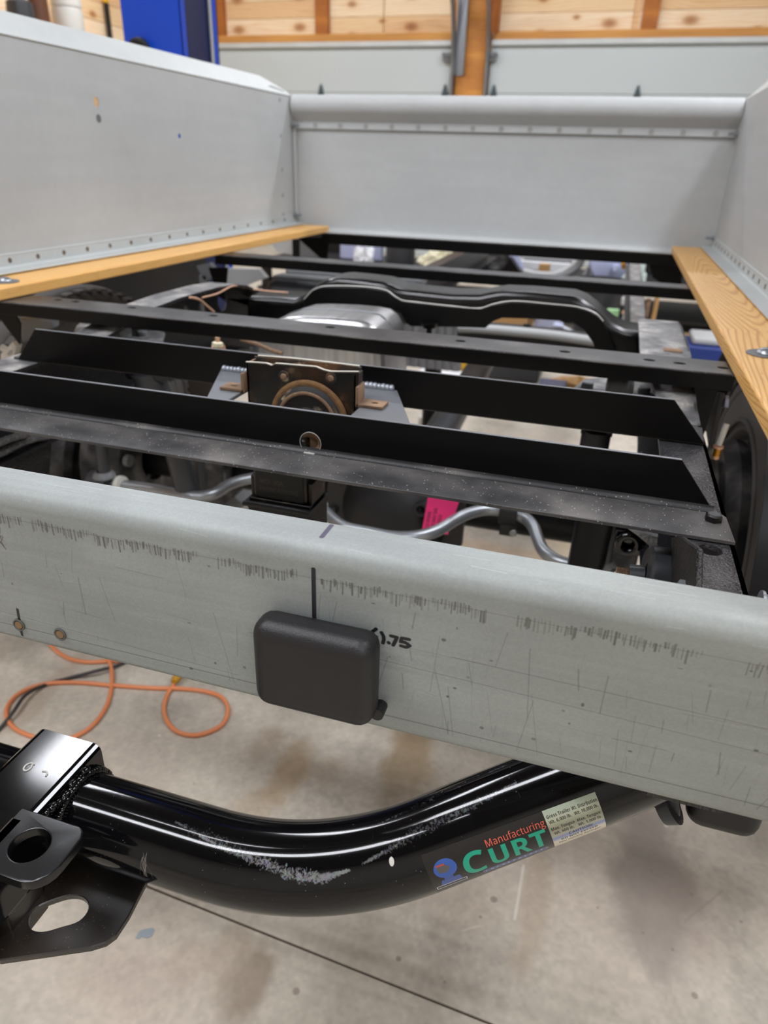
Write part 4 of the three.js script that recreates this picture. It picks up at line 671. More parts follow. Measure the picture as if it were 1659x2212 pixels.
{
  const t = thing('bed_front_panel', 'bare grey steel front bed panel with rolled top edge and row of spot welds', 'truck bed');
  const top = [[BZ - 0.03, 0.13], ...arcPts(BZ + 0.006, 0.144, 0.0275, 180, 0, 16), ...arcPts(BZ + 0.006, 0.144, 0.0275, -12, -48, 4), [BZ + 0.004, 0.103], [BZ + 0.003, 0.099], [BZ + 0.004, 0.088]].filter((q, i, a) => !i || Math.hypot(q[0] - a[i - 1][0], q[1] - a[i - 1][1]) > 1e-4);
  part(t, 'rolled_top', sheet(top.map(([z, y]) => [z, y - 0.0002]), 0.0016, -1.005, 0.258, alongX, 0.5), M.galv, 'rolled top tube edge');
  part(t, 'seam_flange', bx(-1.0, 0.254, 0.082, 0.1, BZ + 0.003, BZ + 0.0075, 0.0012), M.galv);
  part(t, 'panel_sheet', sheet([[BZ, 0.1], [BZ, -0.19], ...arcPts(BZ + 0.012, -0.1965, 0.012, 180, 265, 5), [BZ + 0.055, -0.2085]], -0.0016, -1.008, 0.259, alongX, 0.5), M.galv);
  for (let i = 0; i < 15; i++) part(t, 'spot_weld', disc([-0.935 + i * 0.0815, 0.0915, BZ + 0.0072], [0, 0, 1], 0.0075, 0.0008, 16), M.weldMark);
  for (const [x, y, s] of [[-1.005, 0.0905, 1], [0.257, 0.09, -1], [-1.004, -0.1635, 1], [0.257, -0.165, -1]]) part(t, 'stud', [cyl([x, y, BZ + 0.022], [x + s * 0.022, y, BZ + 0.022], 0.0036, 0.0036, 12), cyl([x, y, BZ + 0.022], [x + s * 0.006, y, BZ + 0.022], 0.0075, 0.0075, 6)], M.silver);
  part(t, 'bottom_lip', cyl([-1.0, -0.2075, BZ + 0.055], [0.25, -0.2075, BZ + 0.055], 0.0024, 0.0024, 8), M.galv);
}
// planks: varnished fir, u along the plank
function plank(name, label, x0, x1, z0, z1, bolt, mat, side) {
  const t = thing(name, label, 'plank'), g = bx(x0, x1, -0.2085, -0.19, z0, z1, 0.003), p = g.attributes.position, u = g.attributes.uv, n = g.attributes.normal;
  for (let i = 0; i < p.count; i++) Math.abs(n.getY(i)) > 0.6 ? u.setXY(i, (p.getZ(i) - z0) / 1.2, (p.getX(i) - x0) / (x1 - x0)) : u.setXY(i, (p.getZ(i) - z0) / 0.8, (p.getY(i) + 0.2085) / 0.07);
  part(t, 'board', g, mat);
  const b = part(t, 'carriage_bolt', lath([[0, 0.006], [0.006, 0.0052], [0.01, 0.0028], [0.0115, 0]].reverse(), [bolt[0], -0.1878, bolt[2]], [0, 1, 0], 24), M.silver);
  part(b, 'washer', lath([[0.004, 0.0012], [0.02, 0.0018], [0.022, 0.001], [0.022, 0]].reverse(), [bolt[0], -0.1898, bolt[2]], [0, 1, 0], 28), M.midGrey);
}
plank('wood_plank', 'left varnished wooden bed plank beside the galvanised strip', -1.007, -0.8825, -2.262, -0.62, [-0.9208,-0.19,-0.9389], M.firSide);
plank('wood_plank', 'right varnished wooden bed plank with arched grain pattern', 0.152, 0.2565, -2.262, -0.45, [0.1882,-0.19,-0.9204], M.fir);
// bed crossmembers: folded channels
function crossmember(label, x0, x1, z0, z1, yt, h, holes, dust) {
  const t = thing('bed_crossmember', label, 'crossmember', 'bed crossmembers');
  const P = [[x0, yt, z0], [x1, yt, z0], [x1, yt, z1], [x0, yt, z1]];
  part(t, 'top_face', slab(P, [0, -0.003, 0], { holes: holes.map((q) => ring([q[0], yt, q[2]], [1, 0, 0], [0, 0, 1], 0.0075, 0.0055, 18)) }), dust);
  part(t, 'rear_face', [bx(x0, x1, yt - h, yt - 0.0008, z1 - 0.003, z1 + 0.0012, 0.0012)], M.black);
  part(t, 'front_face', bx(x0, x1, yt - h, yt - 0.0008, z0 - 0.0012, z0 + 0.003, 0.0012), M.black);
  part(t, 'rolled_corner', cyl([x0, yt - 0.0012, z1 + 0.0002], [x1, yt - 0.0012, z1 + 0.0002], 0.0014, 0.0014, 8), M.dusty);
  return t;
}
{
  const t = crossmember('black bed crossmember with bolt holes between the wooden planks, nearest of the three', -0.9, 0.156, -0.948, -0.886, -0.2088, 0.02, [[-0.8185,-0.209,-0.933], [-0.7863,-0.209,-0.9336], [-0.6812,-0.209,-0.9284], [-0.5444,-0.209,-0.9284], [-0.3613,-0.209,-0.9271], [-0.175,-0.209,-0.9202], [-0.0404,-0.209,-0.9176], [0.0615,-0.209,-0.9173], [0.0962,-0.209,-0.9158], [0.1455,-0.209,-0.9141]], S({ map: dustTex, color: 0xd8dce0, roughness: 0.34 }));
  part(t, 'end_bracket', slab([[-0.9537,-0.216,-0.9],[-0.8729,-0.2334,-0.9],[-0.8685,-0.2444,-0.9],[-0.8785,-0.2779,-0.9],[-0.9066,-0.2406,-0.9],[-0.9517,-0.2087,-0.9]], [0, 0, -0.003], { bev: 0.0005, seg: 1 }), M.black);
  part(t, 'end_bracket', slab([[0.1155,-0.2313,-0.9],[0.147,-0.2293,-0.9],[0.1435,-0.232,-0.9],[0.1385,-0.3051,-0.9],[0.1227,-0.286,-0.9]], [0, 0, -0.003], { bev: 0.0005, seg: 1 }), M.black);
}
{
  const t = crossmember('black bed crossmember between the planks just before the arched frame member', -0.9, 0.17, -1.625, -1.565, -0.2088, 0.0215, [], S({ map: dustTex, color: 0xd8dce0, roughness: 0.34 }));
  part(t, 'end_bracket', slab([[-0.9231,-0.2405,-1.57],[-0.871,-0.237,-1.57],[-0.8846,-0.3151,-1.57],[-0.9039,-0.3057,-1.57]], [0, 0, -0.003], { bev: 0.0005, seg: 1 }), M.black);
}
{
  const t = crossmember('black bed crossmember under the bare steel front panel, farthest of the three', -0.9, 0.17, BZ - 0.04, BZ + 0.05, -0.2118, 0.03, [], M.black);
  part(t, 'end_bracket', slab([[-0.9924,-0.2284,-2.25],[-0.8769,-0.2221,-2.25],[-0.8869,-0.2986,-2.25],[-0.9126,-0.286,-2.25]], [0, 0, -0.004], { bev: 0.0005, seg: 1 }), M.black);
  part(t, 'end_bracket', slab([[0.0952,-0.2358,-2.25],[0.1888,-0.2373,-2.25],[0.2,-0.3225,-2.25],[0.1156,-0.2774,-2.25]], [0, 0, -0.004], { bev: 0.0005, seg: 1 }), M.black);
}

// ---------------------------------------------------------------- axle and suspension
const AX = -0.309, AY = -0.575, AZ = -1.19;
{
  const t = thing('rear_axle', 'black rear axle with domed differential cover behind the silver sway bar', 'axle');
  part(t, 'axle_tube', cyl([-0.92, AY, AZ], [0.2, AY, AZ], 0.038, 0.038, 28), M.black);
  part(t, 'differential_housing', lath([[0.0, 0.16], [0.05, 0.15], [0.09, 0.1], [0.125, 0.03], [0.13, 0]].reverse(), [AX, AY, AZ + 0.07], [0, 0, -1], 36), M.black);
  const fl = part(t, 'cover_flange', slab(Array.from({ length: 10 }, (_, i) => { const a = (i + 0.5) / 10 * 2 * Math.PI; return [AX + 0.136 * Math.cos(a), AY + 0.13 * Math.sin(a), AZ + 0.07]; }), [0, 0, 0.014], { bev: 0.002 }), M.coat);
  part(t, 'cover_dome', lath([[0, 0.064], [0.03, 0.062], [0.06, 0.053], [0.085, 0.034], [0.097, 0.008], [0.1, 0]].reverse(), [AX, AY, AZ + 0.083], [0, 0, 1], 48), M.rubber);
  for (let i = 0; i < 10; i++) { const a = (i + 0.15) / 10 * 2 * Math.PI; part(t, 'bolt', hexBolt([AX + 0.117 * Math.cos(a), AY + 0.113 * Math.sin(a), AZ + 0.084], [0, 0, 1], 0.0085, 0.007, 0.011), M.coat); }
  const pl = [-0.2473,-0.5325,-1.06]; part(t, 'fill_plug', lath([[0.005, -0.002], [0.008, 0.006], [0.013, 0.006], [0.014, 0], [0.014, -0.03]].reverse(), [pl[0], pl[1], -1.062], [0, 0, 1], 24), M.coat);
  for (const x of [-0.7, 0.08]) part(t, 'spring_perch', bx(x - 0.04, x + 0.04, AY - 0.05, AY + 0.05, AZ - 0.07, AZ + 0.07, 0.008), M.soot);
  for (const s of [-1, 1]) { const c = s < 0 ? -0.86 : 0.14; const d = part(t, 'brake_drum', lath([[0.05, 0.0], [0.12, 0.004], [0.135, 0.016], [0.14, 0.03], [0.145, 0.034], [0.145, 0.075], [0.05, 0.08]].reverse(), [c, AY, AZ], [s, 0, 0], 40), M.soot); if (s < 0) part(d, 'drum_lug', [disc([c + 0.002, AY + 0.07, AZ + 0.06], [1, 0, 0], 0.02, 0.006), disc([c + 0.002, AY + 0.03, AZ + 0.1], [1, 0, 0], 0.012, 0.01)], M.midGrey); }
}
single('paper_note', 'bright pink handwritten note stuck on the differential cover', 'note', (() => { const q = [[-0.2327,-0.4938,-1.045],[-0.1775,-0.4863,-1.045],[-0.1946,-0.5638,-1.045],[-0.2406,-0.5688,-1.045]]; const g = slab(q, [0, 0, 0.0006]); const p = g.attributes.position, u = g.attributes.uv; const P = q; const ax = [P[1][0] - P[0][0], P[1][1] - P[0][1]], ay = [P[0][0] - P[3][0], P[0][1] - P[3][1]], D = ax[0] * ay[1] - ax[1] * ay[0]; for (let i = 0; i < p.count; i++) { const x = p.getX(i) - P[3][0], y = p.getY(i) - P[3][1]; u.setXY(i, (x * ay[1] - y * ay[0]) / D, (ax[0] * y - ax[1] * x) / D); } return g; })(), M.note);
{
  const t = thing('sway_bar', 'bent silver sway bar running behind the differential cover', 'sway bar');
  const y = -0.522;
  const pts = [[240, 1045], [330, 1057], [420, 1073], [458, 1068], [495, 1047], [530, 1036], [600, 1027], [652, 1030], [668, 1048], [690, 1088], [715, 1118], [745, 1139], [800, 1151], [850, 1160], [900, 1159], [945, 1146], [985, 1122], [1020, 1107], [1060, 1101], [1105, 1109], [1135, 1120], [1152, 1138], [1162, 1165], [1176, 1192], [1205, 1212], [1256, 1226]];
  part(t, 'bar', tube([[-0.7814,-0.522,-0.9436],[-0.701,-0.522,-0.9493],[-0.6188,-0.522,-0.9483],[-0.5958,-0.522,-0.9671],[-0.5881,-0.522,-1.0136],[-0.5719,-0.522,-1.0438],[-0.5257,-0.522,-1.0818],[-0.4822,-0.522,-1.0918],[-0.4553,-0.522,-1.0624],[-0.4099,-0.522,-0.9984],[-0.3729,-0.522,-0.9569],[-0.34,-0.522,-0.9329],[-0.2963,-0.522,-0.9293],[-0.2583,-0.522,-0.9288],[-0.2248,-0.522,-0.9429],[-0.1989,-0.522,-0.9739],[-0.1793,-0.522,-1.0225],[-0.1591,-0.522,-1.0574],[-0.1316,-0.522,-1.079],[-0.0961,-0.522,-1.0774],[-0.0716,-0.522,-1.0665],[-0.0558,-0.522,-1.0408],[-0.044,-0.522,-1.0004],[-0.0302,-0.522,-0.9635],[-0.0084,-0.522,-0.9422],[0.026,-0.522,-0.935]], 0.0098, 200, 18), M.silver);
  const c = [-0.1006,-0.522,-1.0813], ck = part(t, 'clamp_bracket', [lath([[0.0105, 0], [0.02, 0], [0.0215, 0.003], [0.0215, 0.026], [0.02, 0.029], [0.0105, 0.029]], [c[0] - 0.015, c[1], c[2]], [1, -0.02, 0], 28), bx(c[0] - 0.012, c[0] + 0.014, c[1] - 0.04, c[1] - 0.018, c[2] - 0.03, c[2] + 0.012, 0.002)], M.rubber, 'black rubber clamp');
  part(ck, 'clamp_bolt', hexBolt([c[0] + 0.012, c[1] - 0.03, c[2] + 0.012], [0, 0, 1], 0.007, 0.006), M.steel);
  const l = [-0.7799,-0.522,-0.9442]; part(t, 'end_bushing', [lath([[0.0095, 0], [0.016, 0], [0.017, 0.003], [0.017, 0.01], [0.0095, 0.012]], [l[0] + 0.012, l[1], l[2]], [1, 0, 0.02], 24)], M.pale, 'pale end bushing');
  const r = [0.022,-0.522,-0.9363]; part(t, 'end_bushing', lath([[0.009, 0], [0.014, 0], [0.0145, 0.004], [0.014, 0.02], [0.009, 0.02]], [r[0] - 0.004, r[1], r[2]], [1, 0, 0.04], 24), M.silver);
}
for (const s of [-1, 1]) {
  const t = thing('sway_bar_link', s < 0 ? 'black upright link at the left end of the silver sway bar' : 'black upright link at the right end of the silver sway bar', 'link', 'sway bar links');
  const e = s < 0 ? [-0.7878,-0.522,-0.9369] : [0.0547,-0.522,-0.9372], u = s < 0 ? [-0.7787,-0.4332,-0.95] : [0.0436,-0.3987,-0.88];
  part(t, 'rod', cyl(e, [u[0], u[1] + 0.03, e[2]], s < 0 ? 0.0105 : 0.013, s < 0 ? 0.0105 : 0.012, 20), M.darkGrey);
  part(t, 'eye', s < 0 ? [lath([[0.008, 0], [0.021, 0], [0.0225, 0.004], [0.0225, 0.034], [0.021, 0.038], [0.008, 0.038]], [e[0] - 0.028, e[1], e[2]], [1, 0, 0], 28)] : [bx(e[0] - 0.017, e[0] + 0.017, e[1] - 0.02, e[1] + 0.012, e[2] - 0.016, e[2] + 0.016, 0.003)], M.darkGrey);
  part(t, 'weld_collar', lath([[0.012, 0.006], [0.018, 0.001], [0.02, -0.004], [0.012, -0.006]].reverse(), [e[0], e[1] + (s < 0 ? 0.02 : 0.012), e[2]], [0, 1, 0], 20), M.midGrey);
}
{
  const t = thing('shock_absorber', 'thick black shock absorber beneath the right end of the angle iron', 'shock absorber', 'shock absorbers');
  const a = [0.0299,-0.5232,-0.94], b = [0.0145,-0.3007,-0.9];
  part(t, 'body', lath([[0, 0], [0.022, 0.0], [0.026, 0.006], [0.026, 0.17], [0.023, 0.178], [0, 0.18]].reverse(), [a[0], a[1] - 0.06, a[2] + 0.01], [0.02, 1, 0], 32), M.black);
  part(t, 'dust_sleeve', cyl([b[0], a[1] + 0.1, a[2] + 0.01], [b[0], b[1] - 0.01, a[2] + 0.01], 0.019, 0.019, 28), M.rubber);
  part(t, 'upper_eye', cyl([b[0] - 0.02, b[1], a[2] + 0.01], [b[0] + 0.02, b[1], a[2] + 0.01], 0.016), M.black);
}
{
  const t = thing('shock_absorber', 'dark grey slanted shock absorber beside the left frame rail', 'shock absorber', 'shock absorbers');
  const a = [-0.6331,-0.5357,-0.97], b = [-0.6617,-0.3005,-0.92];
  part(t, 'body', cyl([a[0], a[1] - 0.06, a[2]], a.map((v, i) => v + (b[i] - v) * 0.42), 0.02, 0.02, 28), M.darkGrey);
  part(t, 'dust_sleeve', cyl(a.map((v, i) => v + (b[i] - v) * 0.42), b, 0.0255, 0.0255, 28), M.darkGrey);
  part(t, 'upper_eye', cyl([b[0] - 0.03, b[1], b[2]], [b[0] + 0.03, b[1], b[2]], 0.017), M.coat);
}
{
  const t = thing('spring_seat', 'black rimmed plate with round boss near the right end of the sway bar', 'spring seat');
  part(t, 'pad_plate', [slab([[0.0466,-0.3383,-0.7],[0.0751,-0.3369,-0.7],[0.0827,-0.363,-0.7],[0.0742,-0.3676,-0.7],[0.0542,-0.3687,-0.7],[0.0471,-0.3633,-0.7]], [0, 0, -0.012], { bev: 0.004 }), new THREE.TorusGeometry(0.0095, 0.004, 8, 24).translate(...[0.0613,-0.3501,-0.694])], M.gloss, 'rimmed black plate with round boss');
  part(t, 'hanger_arm', [slab([[0.0531,-0.3158,-0.66],[0.0842,-0.3202,-0.66],[0.0904,-0.3478,-0.66],[0.0828,-0.3445,-0.66],[0.0778,-0.3318,-0.66],[0.0648,-0.3229,-0.66]], [0, 0, -0.01], { bev: 0.002 })], M.railtop, 'grey weld-edged arm');
}
{
  const t = thing('axle_snubber', 'dusty grey bracket with a bright streak beside the left shock absorber', 'bracket');
  part(t, 'block', slab([[-0.9362,-0.6241,-1.25],[-0.8864,-0.6077,-1.25],[-0.8716,-0.6211,-1.25],[-0.8824,-0.6703,-1.25],[-0.923,-0.6862,-1.25],[-0.9595,-0.6851,-1.25]], [0, 0, -0.06], { bev: 0.012, seg: 3 }), M.midGrey);
  part(t, 'streak', cyl([-0.9003,-0.6193,-1.24], [-0.9226,-0.6682,-1.235], 0.006, 0.008, 12), M.pale);
}
single('suspension_arm', 'slim black bar hanging beside the left shock absorber', 'bar', cyl([-0.6649,-0.4922,-1.05], [-0.6641,-0.5639,-1.05], 0.007, 0.007, 14), M.darkGrey);
single('pale_duct', 'pale grey rounded pipe end low behind the sway bar', 'pipe', tube([[-0.9552,-0.8732,-1.5],[-0.8813,-0.8256,-1.5],[-0.8377,-0.7872,-1.5]], 0.035, 20, 16), M.midGrey);
{
  const t = thing('brushed_tank', 'brushed metal tank with rounded shoulders under the arched crossmember', 'tank');
  const z = -1.235, q = [[-0.5698,-0.3873,-1.235],[-0.5687,-0.2975,-1.235],[-0.5662,-0.2817,-1.235],[-0.5583,-0.2707,-1.235],[-0.5438,-0.2559,-1.235],[-0.5259,-0.2444,-1.235],[-0.5019,-0.2358,-1.235],[-0.4747,-0.2328,-1.235],[-0.4213,-0.2302,-1.235],[-0.382,-0.2302,-1.235],[-0.362,-0.2327,-1.235],[-0.3479,-0.2412,-1.235],[-0.3387,-0.255,-1.235],[-0.3328,-0.2716,-1.235],[-0.3249,-0.3686,-1.235]];
  part(t, 'shell', slab(q, [0, 0, 0.15], { bev: 0.016, seg: 4 }), M.brush);
  part(t, 'seam_band', tube(q.slice(2, 13).map(([x, y]) => [x, y + 0.0004, z + 0.075]), 0.0012, 60, 6), M.steel);
}
{
  const t = thing('brake_pipe', 'thin copper brake pipe along the left frame rail', 'pipe');
  part(t, 'pipe', tube([[-0.688,-0.2268,-1.14],[-0.688,-0.2278,-1.1958],[-0.688,-0.2228,-1.2551]].concat([[-0.696,-0.2405,-1.34],[-0.6549,-0.2419,-1.34],[-0.6121,-0.2414,-1.34]]), 0.0017, 60, 8), M.copper);
  part(t, 'pipe', tube([[-0.684,-0.2188,-1.0946],[-0.684,-0.2272,-1.1237],[-0.684,-0.2412,-1.1467],[-0.684,-0.2567,-1.1707]], 0.0022, 30, 8), M.copper);
  part(t, 'brass_union', [cyl([-0.5811,-0.2579,-1], [-0.5821,-0.2697,-1], 0.004, 0.004), cyl([-0.582,-0.2683,-1], [-0.5826,-0.2757,-1], 0.009, 0.009, 6), cyl([-0.5893,-0.2764,-1], [-0.5727,-0.2762,-1], 0.008, 0.008, 12)], M.copper);
  part(t, 'union_nut', cyl([-0.5789,-0.2654,-0.995], [-0.5794,-0.2714,-0.995], 0.0085, 0.0085, 6), M.cream);
}
single('brake_line', 'reddish brake line slanting behind the slanted angle iron', 'pipe', tube([[-0.5673,-0.2706,-1.05],[-0.534,-0.2765,-1.05],[-0.5093,-0.284,-1.05],[-0.4929,-0.2869,-1.05]], 0.0035, 20, 8), M.rustBrown);
single('floor_sheet', 'crumpled pale sheet low behind the slanted angle iron', 'sheet', slab([[-0.7756,-0.3903,-1.4],[-0.735,-0.3781,-1.4],[-0.7176,-0.3886,-1.4],[-0.7137,-0.3996,-1.4],[-0.7684,-0.4021,-1.4]], [0, 0, -0.01], { bev: 0.002 }), M.paleGrey);
{
  const t = thing('muffler', 'dark grey ribbed metal box behind the left end of the arched crossmember', 'muffler');
  part(t, 'body', bx(-0.8, -0.42, -0.345, -0.262, -1.78, -1.6, 0.03), M.darkGrey);
  part(t, 'top_rib', [bx(-0.79, -0.43, -0.272, -0.248, -1.77, -1.71, 0.01), bx(-0.79, -0.43, -0.28, -0.256, -1.69, -1.63, 0.01)], M.midGrey);
}
// rear wheels
for (const s of [-1, 1]) {
  const t = thing('wheel', s < 0 ? 'worn black tyre below the left wooden plank' : 'large dark tyre below the right wooden plank', 'wheel', 'rear wheels');
  const cx = s < 0 ? -1.125 : 0.375, cy = FY + 0.362, R = 0.362, hw = 0.123;
  const prof = [[0.2, -hw + 0.03], [0.22, -hw + 0.008], [0.27, -hw], [0.315, -hw + 0.004], [0.34, -hw + 0.018], [R - 0.004, -hw + 0.034], [R, -hw + 0.05]];
  for (const g of [-0.045, -0.012, 0.021, 0.05]) prof.push([R, g - 0.006], [R - 0.008, g - 0.004], [R - 0.008, g + 0.003], [R, g + 0.005]);
  prof.push([R, hw - 0.05], [R - 0.004, hw - 0.034], [0.34, hw - 0.018], [0.315, hw - 0.004], [0.27, hw], [0.22, hw - 0.008], [0.2, hw - 0.03]);
  const tr = part(t, 'tyre', lath(prof, [cx, cy, AZ - 0.04], [1, 0, 0], 96), M.tyre);
  part(t, 'backing_plate', lath([[0, 0.03], [0.06, 0.03], [0.075, 0.012], [0.15, 0.006], [0.165, 0.022], [0.19, 0.02], [0.205, 0.0], [0.2, -0.02]].reverse(), [cx - s * 0.13, cy, AZ - 0.04], [-s, 0, 0], 48), M.soot, 'dusty brake backing plate');
  const blocks = []; for (let i = 0; i < 64; i++) { const a = i / 64 * 2 * Math.PI; for (const q of [-1, 1]) { const g = new THREE.BoxGeometry(0.03, 0.005, 0.02).translate(q * 0.094, R - 0.0085, 0).rotateX(a).translate(cx, cy, AZ - 0.04); blocks.push(tri(g)); } }
  part(tr, 'tread_block', blocks, M.tyre);
  part(tr, 'sidewall_ring', [0.235, 0.29, 0.325].map((r) => new THREE.TorusGeometry(r, 0.0035, 8, 90).rotateY(Math.PI / 2).translate(cx - s * (hw - 0.003), cy, AZ - 0.04)), M.tyre);
  part(t, 'rim', lath([[0.07, 0.02], [0.12, 0.03], [0.17, -0.02], [0.185, -0.085], [0.205, -0.1], [0.21, -0.092], [0.195, 0.09]], [cx, cy, AZ - 0.04], [s, 0, 0], 48), M.darkGrey);
}
single('inner_fender', 'dark curved inner fender sheet outside the right rail', 'fender', sheet(arcPts(AZ - 0.05, -0.62, 0.405, 20, 165, 18), 0.002, 0.23, 0.5, alongX), M.black);
{ const t = thing('brass_fitting', 'small brass fitting beside the right frame rail', 'fitting'); const c = [0.16,-0.3099,-0.9065]; part(t, 'nut', cyl([c[0], c[1] - 0.006, c[2]], [c[0], c[1] + 0.004, c[2]], 0.0052, 0.0052, 6), M.brass); part(t, 'collar', [cyl([c[0], c[1] + 0.004, c[2]], [c[0], c[1] + 0.007, c[2]], 0.0064), cyl([c[0], c[1] - 0.01, c[2]], [c[0], c[1] - 0.006, c[2]], 0.0044)], M.copper); part(t, 'hose', cyl([c[0], c[1] + 0.007, c[2]], [c[0] + 0.004, c[1] + 0.034, c[2] - 0.006], 0.0036), M.pale); }
{ const t = thing('rail_strut', 'dark grey flat strut with a pale tab beside the right frame rail', 'strut'); part(t, 'strut', slab([[0.15,-0.2573,-0.9853],[0.15,-0.242,-0.926],[0.15,-0.3091,-0.9105],[0.15,-0.3009,-0.9744]], [0.006, 0, 0], { bev: 0.001 }), M.darkGrey); part(t, 'pale_tab', slab([[0.158,-0.2598,-0.9755],[0.158,-0.2454,-0.9293],[0.158,-0.2567,-0.9156],[0.158,-0.2685,-0.9566]], [0.004, 0, 0]), M.lilac); }
{ const t = thing('body_bracket', 'grey painted body bracket beside the left end of the angle iron', 'bracket'); part(t, 'plate', slab([[-0.9707,-0.2625,-1],[-0.8962,-0.2561,-1],[-0.8997,-0.272,-1],[-0.9453,-0.2953,-1],[-0.9694,-0.3057,-1]], [0, 0, -0.02], { bev: 0.004 }), M.midGrey); part(t, 'chrome_clip', [slab([[-1.0032,-0.3234,-0.98],[-0.9711,-0.2984,-0.98],[-0.9632,-0.3056,-0.98],[-0.9741,-0.3262,-0.98],[-1.0087,-0.3446,-0.98]], [0, 0, -0.015], { bev: 0.003 }), cyl([-0.9755,-0.3041,-0.96], [-0.9601,-0.3121,-0.96], 0.006)], M.pale); }

// ---------------------------------------------------------------- on the floor
const onFloor = (q, r) => q.map(([x, , z]) => [x, FY + r + 0.0004, z]);
single('extension_cord', 'orange extension cord looped on the concrete floor', 'cord', tube(onFloor([[-0.6293,-0.97,-1.3171],[-0.7582,-0.97,-1.2086],[-0.8296,-0.97,-1.0523],[-0.8646,-0.97,-0.9893],[-0.8892,-0.97,-0.9773],[-0.9263,-0.97,-0.961],[-0.9708,-0.97,-0.9584],[-1.0288,-0.97,-0.9784],[-1.0547,-0.97,-0.999],[-1.038,-0.97,-1.0886],[-0.896,-0.97,-0.9865],[-0.8541,-0.97,-0.9451],[-0.8276,-0.97,-0.906],[-0.8029,-0.97,-0.8538],[-0.7985,-0.97,-0.7963],[-0.8213,-0.97,-0.7611],[-0.8727,-0.97,-0.7495],[-0.9311,-0.97,-0.7568],[-0.9677,-0.97,-0.7792],[-0.9852,-0.97,-0.8041],[-0.9885,-0.97,-0.8382],[-0.9632,-0.97,-0.8734],[-0.9106,-0.97,-0.8978],[-0.8354,-0.97,-0.9151],[-0.7519,-0.97,-0.9354],[-0.6893,-0.97,-0.9543],[-0.6356,-0.97,-0.9614],[-0.6014,-0.97,-0.9503],[-0.5767,-0.97,-0.9255],[-0.5692,-0.97,-0.8935],[-0.5813,-0.97,-0.8662],[-0.6048,-0.97,-0.8481],[-0.6375,-0.97,-0.8456],[-0.6716,-0.97,-0.8633],[-0.6964,-0.97,-0.8908],[-0.7125,-0.97,-0.9273],[-0.7171,-0.97,-0.958]], 0.0042).map((p, i) => [p[0], p[1] + ([10, 11, 27, 28].includes(i) ? 0.004 : 0), p[2]]), 0.0042, 500, 10), M.orange);
single('grey_cable', 'dark grey cable crossing the orange cord on the floor', 'cord', tube(onFloor([[-0.7896,-0.97,-1.158],[-0.8343,-0.97,-1.0594],[-0.8571,-0.97,-0.9789],[-0.8808,-0.97,-0.9388],[-0.9288,-0.97,-0.9065],[-0.9589,-0.97,-0.8749],[-0.9661,-0.97,-0.8318],[-0.9536,-0.97,-0.7814],[-0.9525,-0.97,-0.7456],[-0.9538,-0.97,-0.6822]], 0.0036).map((p, i) => [p[0], p[1] + ([3, 6, 7].includes(i) ? 0.008 : 0), p[2]]), 0.0036, 200, 10), M.greyCord);
{ const t = thing('cord_plug', 'translucent yellow plug end lying by the orange cord', 'plug'); const a = onFloor([[-0.7155,-0.97,-0.9571]], 0.008)[0], b = onFloor([[-0.7184,-0.97,-0.9896]], 0.008)[0]; const d = [b[0] - a[0], 0, b[2] - a[2]], l = Math.hypot(...d); part(t, 'body', lath([[0, 0], [0.006, 0], [0.0085, 0.008], [0.0085, l * 1.1], [0.011, l * 1.3], [0.013, l * 1.7], [0.012, l * 1.9], [0, l * 1.9]], [a[0], FY + 0.0135, a[2]], d, 20), M.amber); part(t, 'prongs', [-0.005, 0.005].map((o) => bx(b[0] + o - 0.0008, b[0] + o + 0.0008, FY + 0.01, FY + 0.016, b[2] - l * 1.3, b[2] - l * 0.8)), M.brass); }
single('foil_scrap', 'small torn scrap of silvery grey plastic on the concrete floor', 'scrap', slab([[-0.4816,-0.9685,-0.4882],[-0.4828,-0.9685,-0.4974],[-0.4795,-0.9685,-0.5013],[-0.4676,-0.9685,-0.5081],[-0.4637,-0.9685,-0.5066],[-0.4621,-0.9685,-0.4974],[-0.4678,-0.9685,-0.4928],[-0.4753,-0.9685,-0.493],[-0.4766,-0.9685,-0.4885]], [0, -0.0012, 0], { bev: 0.0003 }), S({ color: 0x9aa4ac, roughness: 0.4, metalness: 0.3 }));

// ---------------------------------------------------------------- what stands and lies beyond
{
  const t = thing('vehicle_lift_post', 'tall blue steel post of a vehicle lift behind the left bed side', 'vehicle lift');
  const x0 = -1.935, x1 = -1.685, z0 = -2.8, z1 = -3.085;
  part(t, 'post', [bx(x0, x1, FY, 2.4, z0 - 0.008, z0), bx(x0, x0 + 0.008, FY, 2.4, z1, z0), bx(x0, x1, FY, 2.4, z1, z1 + 0.008), bx(x1 - 0.008, x1, FY, 2.4, z1, z1 + 0.03), bx(x1 - 0.008, x1, FY, 2.4, z0 - 0.04, z0)], M.blue);
  part(t, 'carriage', bx(x0 + 0.02, x1 - 0.02, FY + 0.2, 1.6, z1 + 0.03, z0 - 0.045), M.blueDark);
  part(t, 'base_plate', bx(x0 - 0.08, x1 + 0.12, FY, FY + 0.02, z1 - 0.1, z0 + 0.08, 0.004), M.blue);
  part(t, 'edge_strip', cyl([x1 - 0.012, FY + 0.3, z1 + 0.034], [x1 - 0.012, 2.4, z1 + 0.034], 0.007), M.paleGrey, 'pale cable in the slot');
  const p = [-1.8587,0.3787,-2.79]; part(t, 'hose_hook', [tube([[p[0] - 0.04, p[1] - 0.05, -2.79], [p[0] - 0.02, p[1] - 0.005, -2.77], [p[0] + 0.02, p[1], -2.77], [p[0] + 0.04, p[1] - 0.04, -2.79]], 0.014, 20, 10), bx(p[0] - 0.05, p[0] + 0.05, p[1] - 0.1, p[1] - 0.02, -2.8, -2.76, 0.01)], M.rubber);
}
